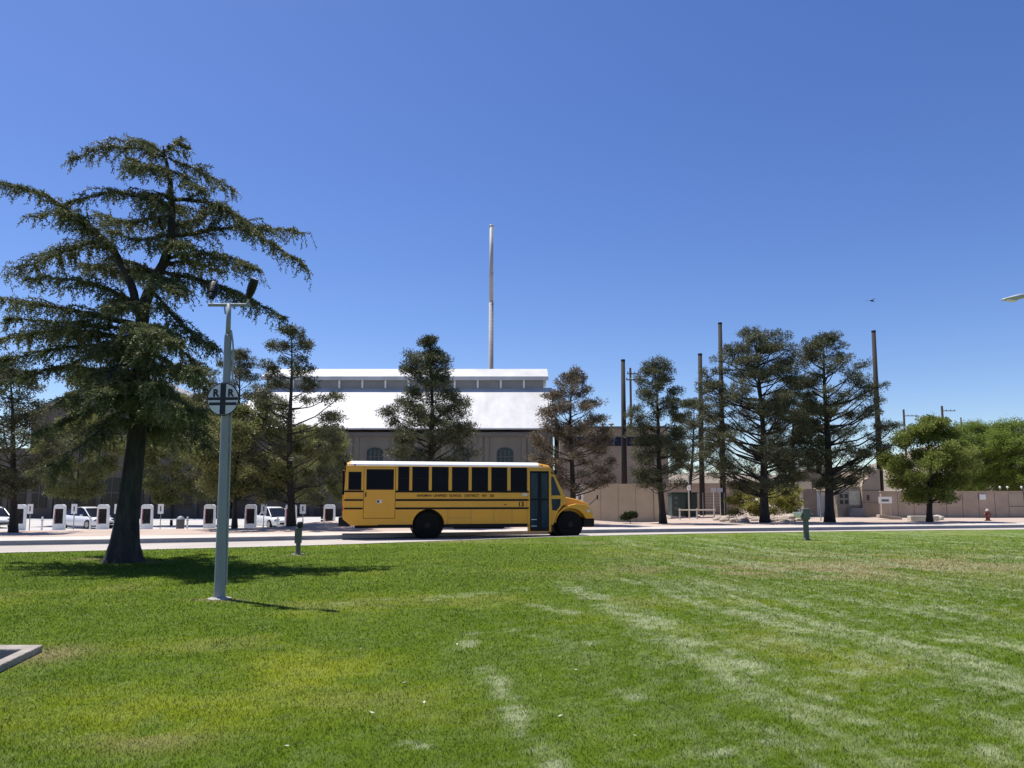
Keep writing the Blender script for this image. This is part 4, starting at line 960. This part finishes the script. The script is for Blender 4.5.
# ------------------------------------------------------------------ charging posts
YCH = 52.0
def gz_(px, Y): x = at(px, 510, Y).x; return x, hz(x, Y)
def charger():
    t = thing('charging_post', 'x', 'charging post', (0, 0, 0), 0, 'white charging posts in a row along the lot')
    w2, h, th_ = .385, 1.84, .11
    outer = [(-w2 - .03, 0), (w2 + .03, 0), (w2, h - .16), (w2 - .06, h - .04), (w2 - .16, h), (-w2 + .16, h), (-w2 + .06, h - .04), (-w2, h - .16)]
    b = MB()
    # ring built as pieces that butt end to end
    b.prism([(-w2 - .03, 0), (-.30, 0), (-.30, .5), (-.285, h - .3), (-w2, h - .3)], 'y', -.11, .11)
    b.prism([(w2 + .03, 0), (.30, 0), (.30, .5), (.285, h - .3), (w2, h - .3)], 'y', -.11, .11)
    b.prism([(-w2, h - .3), (w2, h - .3), (w2, h - .14), (w2 - .07, h - .03), (w2 - .18, h), (-w2 + .18, h), (-w2 + .07, h - .03), (-w2, h - .14)], 'y', -.11, .11)
    b.prism([(-.30, 0), (.30, 0), (.30, .5), (-.30, .5)], 'y', -.11, .11)
    b.build('housing', 'white', t, bevel=.015)
    MB().prism([(-.297, .505), (-.25, .505), (-.235, h - .31), (-.282, h - .31)], 'y', -.112, -.10).build('red_trim', 'redtrim', t)
    MB().b2((-.24, -.09, .505), (.28, -.07, h - .31)).build('inner_panel', 'flood', t)
    MB().tube([(-.15, -.1, 1.3), (-.22, -.22, .9), (-.1, -.24, .6), (.05, -.22, .75), (.12, -.1, 1.2)], .018, 5).build('cable', 'black', t)
    return t
c0 = charger()
chl = ['charging post almost hidden by the thin pine trunk at far left', 'charging post at the left end of the first white car', 'charging post touching the left side of the cedar trunk', 'charging post just right of the cedar trunk',
       'charging post just left of the floodlight pole', 'charging post at the rear of the second white car', 'charging post hidden behind the see-through pine trunk', 'charging post nearest the rear of the school bus']
for i, px in enumerate((20.5, 60, 103.5, 147.3, 210, 251, 291, 329.5)):
    x, z = gz_(px, YCH); o = c0 if i == 0 else dup(c0)
    o.location = (x, YCH, z - .02); o['label'] = chl[i]
# sign posts
t0 = thing('parking_sign', 'x', 'sign', (0, 0, 0), 0, 'small white parking signs on thin posts')
MB().tube([(0, 0, -.1), (0, 0, 1.25)], .028, 6).build('post', 'galv', t0)
MB().b2((-.2, -.05, 1.2), (.2, -.03, 1.85)).build('plate', 'white', t0, bevel=.01)
MB().b2((-.045, -.056, 1.36), (.045, -.051, 1.70)).build('mark', 'binmat', t0)
sl = ['parking sign right of the thin pine trunk at far left', 'parking sign in front of the first white car', 'parking sign peeking out left of the cedar trunk', 'parking sign between the cedar trunk and the grey bin', 'parking sign in front of the second white car', 'parking sign between the see-through pine and the school bus']
for i, px in enumerate((30.5, 74.5, 117.5, 161, 264, 303)):
    x, z = gz_(px, 50.8); o = t0 if i == 0 else dup(t0); o.location = (x, 50.8, z); o['label'] = sl[i]
t0 = thing('bollard', 'x', 'bollard', (0, 0, 0), 0, 'thin white bollards in front of the charging bays')
MB().lathe([(.06, -.1), (.06, .92), (.045, .97), (.01, .985)], n=12).build('post', 'white', t0)
MB().b2((-.065, -.065, .7), (.065, .065, .78)).build('band', 'signface', t0)
bl = ['white bollard left of the first white car', 'white bollard in front of the first white car near its nose', 'white bollard right of the grey bin', 'white bollard in front of the second white car']
for i, px in enumerate((43, 91, 188, 278)):
    x, z = gz_(px, 51.2); o = t0 if i == 0 else dup(t0); o.location = (x, 51.2, z); o['label'] = bl[i]
x, z = gz_(181, 50.5); t = thing('litter_bin', 'dark grey round litter bin with a domed lid in the charging lot', 'bin', (x, 50.5, z))
MB().lathe([(.22, 0), (.25, .05), (.27, .75), (.24, .78)], n=18).build('body', 'binmat', t); MB().lathe([(.28, .78), (.27, .86), (.18, .98), (.05, 1.05)], n=18).build('lid', 'galv', t)

# low rail fence behind the charging posts
t = thing('lot_rail', 'low white pipe rail running behind the charging posts', 'railing', (-20, 57.5, hz(-20, 57.5)))
b = MB(); b.tube([(-24, 0, .62), (14, 0, .62)], .03, 6); b.build('rail', 'white', t)
for k in range(13): MB().tube([(-24 + k * 3.1, 0, -.1), (-24 + k * 3.1, 0, .66)], .035, 6).build('post', 'white', t)

# ------------------------------------------------------------------ cars
def car(label, px, Y, rz):
    x, z = gz_(px, Y)
    t = thing('parked_car', label, 'car', (x, Y, z), rz, 'white cars at the charging posts')
    L_, W_ = 4.7, 1.86
    # stations: x, zlow, zbelt, halfwidth
    st = [(-2.33, .42, .62, .62), (-2.28, .30, .86, .78), (-2.05, .24, .98, .88), (-1.4, .22, 1.02, .93), (-.4, .20, .99, .93), (.5, .20, .96, .93), (1.3, .22, .90, .91), (1.85, .25, .80, .86), (2.2, .30, .66, .74), (2.35, .42, .56, .55)]
    vs = []; fs = []; rows = []
    for X, zl, zb, hw in st:
        rg = [(-hw * .9, zl), (-hw, zl + .14), (-hw, (zl + zb) / 2 + .05), (-hw * .95, zb - .04), (-hw * .86, zb), (0, zb + .03), (hw * .86, zb), (hw * .95, zb - .04), (hw, (zl + zb) / 2 + .05), (hw, zl + .14), (hw * .9, zl), (0, zl)]
        vs += [(X, a, b_) for a, b_ in rg]
    m = 12
    for i in range(len(st) - 1):
        for k in range(m): k2 = (k + 1) % m; fs.append((i * m + k, i * m + k2, (i + 1) * m + k2, (i + 1) * m + k))
    fs.append(tuple(range(m - 1, -1, -1))); fs.append(tuple(range((len(st) - 1) * m, len(st) * m)))
    MB().add(vs, fs).build('body', 'carwhite', t, smooth=True)
    # cabin glass loft and roof
    cs = [(-2.0, .96, .97, .72, .70), (-1.45, .98, 1.33, .82, .66), (-.7, .98, 1.56, .85, .60), (.1, .96, 1.60, .85, .60), (.75, .93, 1.42, .84, .60), (1.55, .86, .88, .78, .74)]
    vs = []; fs = []
    for X, zb, zt, hb, ht in cs: vs += [(X, -hb, zb), (X, -ht, zt - .03), (X, -ht * .8, zt), (X, ht * .8, zt), (X, ht, zt - .03), (X, hb, zb)]
    for i in range(len(cs) - 1):
        for k in range(6): k2 = (k + 1) % 6; fs.append((i * 6 + k, i * 6 + k2, (i + 1) * 6 + k2, (i + 1) * 6 + k))
    fs.append((5, 4, 3, 2, 1, 0)); fs.append(tuple(range(30, 36)))
    MB().add(vs, fs).build('windows', 'glass', t)
    rf = []; rq = []
    for X, zt, ht in [(-1.95, 1.0, .70), (-1.40, 1.365, .665), (-.7, 1.585, .615), (.1, 1.625, .615), (.55, 1.52, .615)]: rf += [(X, -ht, zt - .04), (X, -ht * .8, zt), (X, ht * .8, zt), (X, ht, zt - .04)]
    for i in range(4):
        for k in range(3): rq.append((i * 4 + k, i * 4 + k + 1, (i + 1) * 4 + k + 1, (i + 1) * 4 + k))
    MB().add(rf, rq).build('roof', 'carwhite', t, smooth=True)
    for s in (-1, 1):
        b = MB(); b.tube([(1.5, s * .80, .90), (.6, s * .63, 1.47)], .03, 5); b.build('pillar', 'carwhite', t)
        b = MB(); b.tube([(-.35, s * .875, .98), (-.35, s * .62, 1.55)], .03, 4); b.build('door_pillar', 'carwhite', t)
        MB().box((2.1, s * .62, .68), (.3, .26, .1), rz=-s * .5).build('headlight', 'flood', t, bevel=.02)
        MB().box((-2.24, s * .62, .86), (.12, .34, .1), rz=s * .3).build('tail_light', 'red', t, bevel=.02)
        mi = MB().box((.85, s * 1.02, 1.0), (.12, .18, .12)).build('mirror', 'carwhite', t, bevel=.02)
        for X in (-1.45, 1.42):
            q = MB(); q.lathe([(.2, 0), (.3, .0), (.345, .02), (.345, .2), (.2, .2)], c=(X, s * .95 if s < 0 else .75, .34), axis='y', n=24)
            o = q.build('wheel', 'rubber', t)
            q = MB(); q.lathe([(.22, 0), (.2, .012), (.05, .02)], c=(X, -.952 if s < 0 else .952, .34), axis='y', n=20); q.build('rim', 'steelrim', o)
    MB().b2((-2.345, -.26, .62), (-2.325, .26, .74)).build('number_plate', 'signface', t)
    MB().b2((2.28, -.5, .34), (2.37, .5, .46)).build('grille', 'black', t)
    return t
car('first white car between two posts left of the cedar trunk', 88, 56.0, R(-28))
car('second white car near the see-through pine, left of the school bus', 273, 56.5, R(-48))
car('white car cut off by the left edge of the photo', -8, 57.0, R(-40))

# ------------------------------------------------------------------ right-hand side
def block(name, label, cat, pxa, pxb, pyt, Y, m, th_=.25, group=None, z0=None, cap_m=None, Yb=None):
    Yb = Yb or Y; a = at(pxa, pyt, Y); c = at(pxb, pyt, Yb); rz = math.atan2(c.y - a.y, c.x - a.x); L_ = math.hypot(c.x - a.x, c.y - a.y)
    zb = hz(a.x, Y) - .05 if z0 is None else z0
    t = thing(name, label, cat, (a.x, a.y, zb), rz, group); h = a.z - zb
    MB().b2((0, 0, 0), (L_, th_, h)).build('wall', m, t)
    if cap_m: MB().b2((-.04, -.04, h), (L_ + .04, th_ + .04, h + .08)).build('coping', cap_m, t)
    return t, L_, h
t, L_, h = block('beige_wall', 'smooth beige stucco wall right of the bus nose', 'wall', 583, 653, 485, 51, 'beige', cap_m='beige')
MB().b2((L_ + .045, -.08, 0), (L_ + .5, .3, h - .55)).build('end_pier', 'beige', t)
b = MB(); 
for k in range(1, 4): b.b2((L_ * k / 4 - .012, -.006, .0), (L_ * k / 4 + .012, -.001, h)); 
b.build('control_joint', 'trim', t)
# white slatted gate behind the bus hood
a = at(571, 485, 54); t = thing('white_gate', 'white slatted gate seen over the bus hood', 'gate', (a.x, 54, 0))
for k in range(5): MB().b2((k * .32, 0, 0), (k * .32 + .2, .05, a.z)).build('slat', 'white', t)
MB().b2((0, .051, .6), (1.5, .1, .7)).build('rail', 'white', t); MB().b2((0, .051, a.z - .5), (1.5, .1, a.z - .4)).build('rail', 'white', t)
# green cabinet
b0 = gnd(685, 517); t = thing('electrical_cabinet', 'dark green electrical cabinet behind a pipe guard rail', 'cabinet', (b0.x, b0.y, 0), R(4))
MB().b2((-1.05, 0, .08), (1.05, 1.2, 1.92)).build('body', 'cabinet', t, bevel=.02); MB().b2((-1.15, -.08, 1.921), (1.15, 1.28, 2.0)).build('lid', 'cabinet', t, bevel=.015)
MB().b2((-1.2, -.15, -.1), (1.2, 1.3, .079)).build('plinth', 'walk', t)
for x in (-.99, -.26, .36): MB().b2((x, -.03, .2), (x + .6, -.002, 1.8)).build('door', 'cabinet', t, bevel=.01)
for k in range(3): MB().b2((-.85, -.05, .6 + .42 * k), (-.6, -.032, .8 + .42 * k)).build('vent', 'teal', t)
b = thing('guard_rail', 'pale pipe guard rail in front of the green cabinet', 'guard rail', (b0.x - .5, b0.y - 4, 0))
MB().tube([(-.9, 0, .62), (1.9, 0, .62)], .05, 8).build('rail', 'bone', b)
for x in (-.8, .5, 1.8): MB().tube([(x, .06, -.1), (x, .06, .75)], .06, 8).build('post', 'bone', b)
# pink walls further back
block('block_wall', 'pinkish block wall behind the green cabinet and wire fence', 'wall', 655, 738, 484, 70, 'pink', group='pinkish block walls at the back', z0=-.1, cap_m='tan')
block('block_wall', 'short pinkish wall pier right of the yellow bush', 'wall', 803, 816, 489, 63, 'pink', group='pinkish block walls at the back', z0=-.1)
t, L_, h = block('white_shed', 'narrow white shed just left of the dark pine trunk', 'shed', 816.5, 836, 492, 63, 'white', th_=2.0, z0=-.1, cap_m='tan')
MB().b2((L_ * .12, -.03, .05), (L_ * .55, -.002, h - .3)).build('door', 'signface', t)
# tan building with stepped parapet
Yt = 61.0; a = at(838, 500, Yt); t = thing('stepped_building', 'tan building with a stepped parapet and cream panels left of the long brown wall', 'building', (a.x, Yt, -.05))
X = lambda p: at(p, 490, Yt).x - a.x
Z = lambda q: at(860, q, Yt).z + .05
MB().prism([(X(862), 0), (X(880.5), 0), (X(880.5), Z(469)), (X(869), Z(471)), (X(869), Z(478)), (X(864), Z(480)), (X(862), Z(486))], 'y', 0, 5).build('wall', 'tan', t)
MB().b2((X(838), .3, 0), (X(862) - .01, 5, Z(487))).build('side_wall', 'tan', t); MB().b2((X(838) - .3, 5.3, Z(468.6)), (X(906), 9, Z(467.6) + .1)).build('roof', 'tan', t)
MB().b2((X(838), 5.31, 0), (X(906) - .3, 8.9, Z(469))).build('rear_wall', 'wall', t)
MB().b2((X(850), .24, Z(505)), (X(861), .295, Z(491))).build('cream_panel', 'cream', t)
for k, (p, q) in enumerate(((841, 496), (846, 496), (841, 502), (846, 502))): MB().b2((X(p), .24, Z(q + 2)), (X(p + 3), .295, Z(q - 2))).build('small_window', 'olive' if False else 'cabinet', t)
MB().b2((X(848), -.6, 0), (X(861), .2, Z(508))).build('planter', 'monwall', t)
MB().b2((X(866.5), -.03, Z(500.5)), (X(869), -.003, Z(495))).build('window', 'wall2', t)
b = MB(); b.b2((X(862.3), -.04, Z(490.6)), (X(880.2), -.003, Z(490))); b.b2((X(862.3), -.04, Z(502.6)), (X(880.2), -.003, Z(502.2))); b.build('string_course', 'wall', t)
# long wall at right
t, L_, h = block('long_brown_wall', 'long pinkish brown block wall running to the right edge', 'wall', 881, 1075, 492, 58, 'pink', z0=-.06, cap_m='tan')
b = MB()
for k in range(1, 12): b.b2((L_ * k / 12 - .015, -.008, .02), (L_ * k / 12 + .015, -.001, h - .02))
b.build('control_joint', 'wall2', t)
gx_ = (1008 - 881) / 194 * L_; MB().b2((gx_, -.05, .15), (gx_ + 1.15, -.009, h - .1)).build('gate_panel', 'tan', t)
b = MB(); b.b2((gx_, -.06, h * .45), (gx_ + 1.15, -.051, h * .45 + .05)); b.b2((gx_ + 1.2, -.12, 0), (gx_ + 1.35, -.009, h + .3)); b.build('gate_frame', 'wood', t)
sx = at(983.5, 497, 57.8); s = MB(); s.b2((sx.x - .24, 57.9, sx.z - .2), (sx.x + .24, 57.93, sx.z + .2)); tag(s.build('wall_sign', 'white'), 'small white notice on the long brown wall left of the hydrant', 'sign')
sx = at(885.5, 500, 57); s = thing('notice_board', 'pale green and white notice board at the left end of the brown wall', 'notice board', (sx.x, 57, 0))
MB().b2((-.5, 0, sx.z - .25), (.5, .04, sx.z + .25)).build('board', 'white', s); MB().b2((-.3, -.015, sx.z - .12), (.25, -.001, sx.z + .05)).build('panel', 'teal', s)
for x in (-.42, .42): MB().tube([(x, .07, -.05), (x, .07, sx.z + .25)], .03, 6).build('post', 'galv', s)
lt = ['round white lamp on top of the brown wall above the hydrant', 'second white lamp on the brown wall, between the other two', 'white lamp on the brown wall by the gate frame']
for i, px in enumerate((999.5, 1007, 1021)):
    q = at(px, 491, 58.2); s = thing('wall_lamp', lt[i], 'lamp', (q.x, 58.12, q.z + .07), 0, 'white lamps on top of the long brown wall')
    MB().tube([(0, 0, 0), (0, 0, .14)], .03, 6).build('stem', 'galv', s); MB().lathe([(.03, .13), (.07, .17), (.085, .23), (.06, .29), (.02, .31)], n=14).build('globe', 'white', s, smooth=True)
# hydrant
b0 = gnd(988, 521); t = thing('fire_hydrant', 'dark red fire hydrant with a pale cap on the far verge', 'fire hydrant', (b0.x, b0.y, 0))
MB().lathe([(.2, 0), (.2, .05), (.13, .07), (.125, .52), (.17, .54), (.17, .59), (.13, .61), (.12, .66)], n=16).build('barrel', 'hydrant', t)
MB().lathe([(.12, .66), (.10, .73), (.05, .77), (.04, .84)], n=14).build('bonnet', 'bone', t)
for s in (-1, 1): MB().lathe([(.07, 0), (.075, s * .1), (.05, s * .13)], c=(s * .11, 0, .42), axis='x', n=10).build('nozzle', 'hydrant', t)
MB().lathe([(.09, 0), (.095, -.12), (.05, -.15)], c=(0, -.1, .36), axis='y', n=10).build('nozzle', 'hydrant', t)
# rocks
def rock(x, y, s, label, m='rock', group=None, flat=.6):
    import bmesh
    me = bpy.data.meshes.new('rock'); bm = bmesh.new(); bmesh.ops.create_icosphere(bm, subdivisions=2, radius=1)
    ph = random.random() * 50
    for v in bm.verts:
        n_ = 0.75 + 0.5 * float(fbm(np.array([v.co.x * 1.2 + ph]), np.array([v.co.y * 1.2 + v.co.z * 1.7]), 1, 3)[0]); v.co = v.co * n_ * s; v.co.z *= flat
    bm.to_mesh(me); bm.free(); me.materials.append(M[m]); o = bpy.data.objects.new('rock', me); link(o)
    o.location = (x, y, hz(x, y) + s * flat * .35); o.rotation_euler = (0, 0, random.random() * 6); return tag(o, label, 'rock', group)
for i in range(58):
    px = random.uniform(712, 800); Y = random.uniform(46.5, 54); q = at(px, 515, Y); rock(q.x, Y, random.uniform(.12, .34), 'pale broken rock lying in the rubble strip before the yellow bush', group='rocks in the rubble strip')
q = at(791, 515, 50); rock(q.x, 50, .7, 'largest rounded pale boulder at the right end of the rubble', flat=.5)
q = at(937.5, 516, 52); rock(q.x, 52, .42, 'pale boulder just right of the shade tree trunk', 'bone')
q = at(889, 515, 53); b = MB(); b.box((0, 0, .15), (1.6, .5, .22), ry=.12); o = b.build('stone_slab', 'rock', bevel=.03); o.location = (q.x, 53, 0); tag(o, 'tilted stone slab lying at the foot of the brown wall', 'slab')
q0 = at(911, 519, 50); b = MB(); b.b2((-.0, 0, -.05), (1.9, .5, .32)); o = b.build('low_planter_wall', 'bone', bevel=.04); o.location = (q0.x, 50, 0); tag(o, 'low cream planter wall left of the shade tree trunk', 'planter')
# wire fence
q0 = at(703, 499, 62); t = thing('wire_fence', 'brownish wire fence panels behind the rubble', 'fence', (q0.x, 62, -.03)); Lf = at(735, 499, 62).x - q0.x
for k in range(4): MB().tube([(Lf * k / 3, 0, 0), (Lf * k / 3, 0, 2.0)], .04, 6).build('post', 'galv', t)
b = MB()
for k in range(9): b.tube([(0, 0, .15 + .22 * k), (Lf, 0, .15 + .22 * k)], .012, 3)
for k in range(28): b.tube([(Lf * k / 27, 0, .1), (Lf * k / 27, 0, 1.95)], .01, 3)
b.build('mesh', 'rust', t)
for i, px in enumerate((714, 720.5)):
    q = at(px, 500, 60); s = MB().b2((q.x - .2, 60, at(px, 492, 60).z), (q.x + .2, 60.03, at(px, 488, 60).z)); s.tube([(q.x, 60.05, -.05), (q.x, 60.05, 2.2)], .03, 5)
    tag(s.build('fence_notice', 'white'), ('left' if i == 0 else 'right') + ' one of two white notices on posts before the wire fence', 'sign', 'white notices before the wire fence')
q = at(689, 499, 57); t = thing('service_post', 'short pale service post with a box right behind the green cabinet', 'post', (q.x, 57, 0)); zt_ = at(689, 476, 57).z
MB().tube([(0, 0, -.05), (0, 0, zt_)], [.06, .04], 8).build('post', 'bone', t); MB().b2((-.12, -.2, zt_ - 1.1), (.12, -.062, zt_ - .7)).build('box', 'white', t, bevel=.02)

# steel poles
SG = 'tall dark weathered steel poles'
def steel(px, pyt, pxb, Y, w0, w1, label, arm=None):
    a = at(pxb, 499, Y); top = at(px, pyt, Y); t = thing('steel_pole', label, 'pole', (a.x, Y, -.1), 0, SG)
    d = Vector((top.x - a.x, 0, top.z + .1)); MB().tube([(0, 0, 0), d], [w0, w1], 12).build('shaft', 'rust', t, smooth=True)
    MB().tube([d, d + Vector((0, 0, .12))], w1 * 1.12, 12).build('cap', 'rust', t)
    if arm:
        p = at(arm[0], arm[2], Y) - Vector((a.x, Y, -.1)); q = at(arm[1], arm[2], Y) - Vector((a.x, Y, -.1))
        ar = MB().tube([p, q], .07, 6).build('crossarm', 'rust', t); b = MB()
        for k in (.55, .95): z = p.lerp(q, k); b.lathe([(.05, 0), (.09, .1), (.05, .2), (.09, .3), (.04, .5)], c=z, n=8)
        b.build('insulator', 'binmat', ar)
    return t
steel(623, 361, 624.5, 62, .27, .17, 'steel pole standing at the right end of the beige wall')
steel(700, 355, 702, 66, .25, .18, 'shorter steel pole left of the broad bushy pine')
steel(720, 324, 723, 66, .27, .17, 'tallest steel pole with a side arm beside the bushy pine', arm=(719, 737, 370))
steel(873.6, 332, 881, 64, .27, .17, 'leaning steel pole at the right of the large dark pine')
UG = 'distant wooden utility poles'
def upole(px, pyt, Y, arms, label, w_=.14, group=UG, name='utility_pole', lab_c='utility pole'):
    a = at(px, 499, Y); zt_ = at(px, pyt, Y).z; t = thing(name, label, lab_c, (a.x, Y, hz(a.x, Y) - .2), 0, group); z0_ = hz(a.x, Y) - .2
    MB().tube([(0, 0, 0), (0, 0, zt_ - z0_)], [w_ * 1.3, w_], 8).build('pole', 'wood', t)
    for pa_, pb_, py_ in arms:
        x1, x2 = at(pa_, py_, Y).x - a.x, at(pb_, py_, Y).x - a.x; z = at(px, py_, Y).z - z0_
        o = MB().box(((x1 + x2) / 2, -w_ - .05, z), (x2 - x1, .1, .16)).build('crossarm', 'wood', t); b = MB()
        for k in range(4): b.lathe([(.05, .08), (.09, .16), (.04, .35)], c=(x1 + (x2 - x1) * (.04 + .307 * k), -w_ - .05, z), n=6)
        b.build('insulator', 'binmat', o)
upole(632.5, 368, 110, [(627, 638.5, 374), (626, 639, 380)], 'slender pole with two crossarms right of the first steel pole', .16)
upole(908.5, 409.5, 170, [(903, 916, 416)], 'wooden pole rising behind the left of the shade tree', .22)
upole(947.5, 406, 165, [(941, 954.5, 411)], 'wooden pole with crossarm above the right of the shade tree, tallest of the three', .24)
upole(966, 417.5, 230, [(966, 971, 423)], 'small far wooden pole left of the cottonwoods', .2)
# thin sign pole near the dark pine
b0 = gnd(821, 521); t = thing('road_sign', 'thin road sign post seen from the side before the dark pine', 'sign', (b0.x, b0.y, 0)); zt_ = at(821, 462, b0.y).z
MB().tube([(0, 0, -.1), (0, 0, zt_)], .035, 6).build('post', 'galv', t); MB().b2((-.18, -.06, zt_ - .8), (.18, -.04, zt_)).build('plate', 'rust', t)

# street lamp reaching in from the right
Yl = 24.0; p0 = at(1001, 300.5, Yl); p1 = at(1024, 296.5, Yl); base = at(1100, 499, Yl)
t = thing('street_lamp', 'grey cobra head street lamp reaching in from the right edge', 'street lamp', (base.x, Yl, 0)); zz = p1.z
MB().tube([(0, 0, -.1), (0, 0, zz - .5), (-.1, 0, zz - .1), (-.5, 0, zz + .12), (p1.x - base.x - .1, 0, zz + .01)], [.11, .07, .06, .045, .035], 10).build('pole', 'galv', t, smooth=True)
L0, L1 = p0.x - base.x, p1.x - base.x; dz = p0.z - p1.z
b = MB(); vs = []; fs = []
for f, w_, h_ in ((0, .03, .012), (.15, .12, .04), (.45, .17, .07), (.7, .16, .09), (.9, .09, .09), (1.15, .04, .05)):
    X_ = L0 + (L1 - L0) * f; Z_ = p0.z - dz * f
    vs += [(X_, w_ * math.cos(a), Z_ + h_ * math.sin(a) + .02) for a in np.linspace(0, 2 * math.pi, 12, endpoint=False)]
for i in range(5):
    for k in range(12): k2 = (k + 1) % 12; fs.append((i * 12 + k, i * 12 + k2, (i + 1) * 12 + k2, (i + 1) * 12 + k))
fs += [tuple(range(11, -1, -1)), tuple(range(60, 72))]
b.add(vs, fs); lh = b.build('lamp_head', 'lampgrey', t, smooth=True)
MB().box((L0 + (L1 - L0) * .4, 0, p0.z - dz * .4 - .045), (.36, .2, .04), ry=.15).build('lens', 'lens', lh)
# bird
q = at(871.5, 301, 40); b = MB()
b.tube([(-.16, 0, 0), (-.1, 0, .01), (0, 0, .015), (.1, 0, .01), (.2, 0, 0)], [.01, .03, .045, .035, .012], 8)
for s in (-1, 1): b.add([(-.06, s * .03, .03), (.07, s * .03, .03), (.05, s * .2, .10), (-.03, s * .2, .09), (-.06, s * .38, .05)], [(0, 1, 2, 3), (3, 2, 4)])
b.add([(.17, -.01, 0), (.17, .01, 0), (.28, .05, 0), (.28, -.05, 0)], [(0, 1, 2, 3)])
o = b.build('bird', 'birdm'); o.location = q; o.rotation_euler = (0, 0, .5); tag(o, 'tiny dark bird flying in the sky at upper right', 'bird')
# pale leaves lying on the lawn
for i, (px, py) in enumerate(((404, 685), (424, 705), (372, 716), (287, 750), (333, 652), (361, 650), (457, 646), (576, 673), (635, 740), (937, 704), (560, 720))):
    q = gnd(px, py); o = MB().add([(-.018, -.008, 0), (.0, -.012, .004), (.02, 0, .008), (.0, .012, .003)], [(0, 1, 2, 3)]).build('fallen_leaf', 'bone')
    o.location = (q.x, q.y, lawn_z(np.array([q.x]), np.array([q.y]))[0] + .03); o.rotation_euler = (0, 0, i * 1.3); tag(o, 'tiny pale dry leaf lying on the grass', 'leaf', 'dry leaves scattered on the lawn')
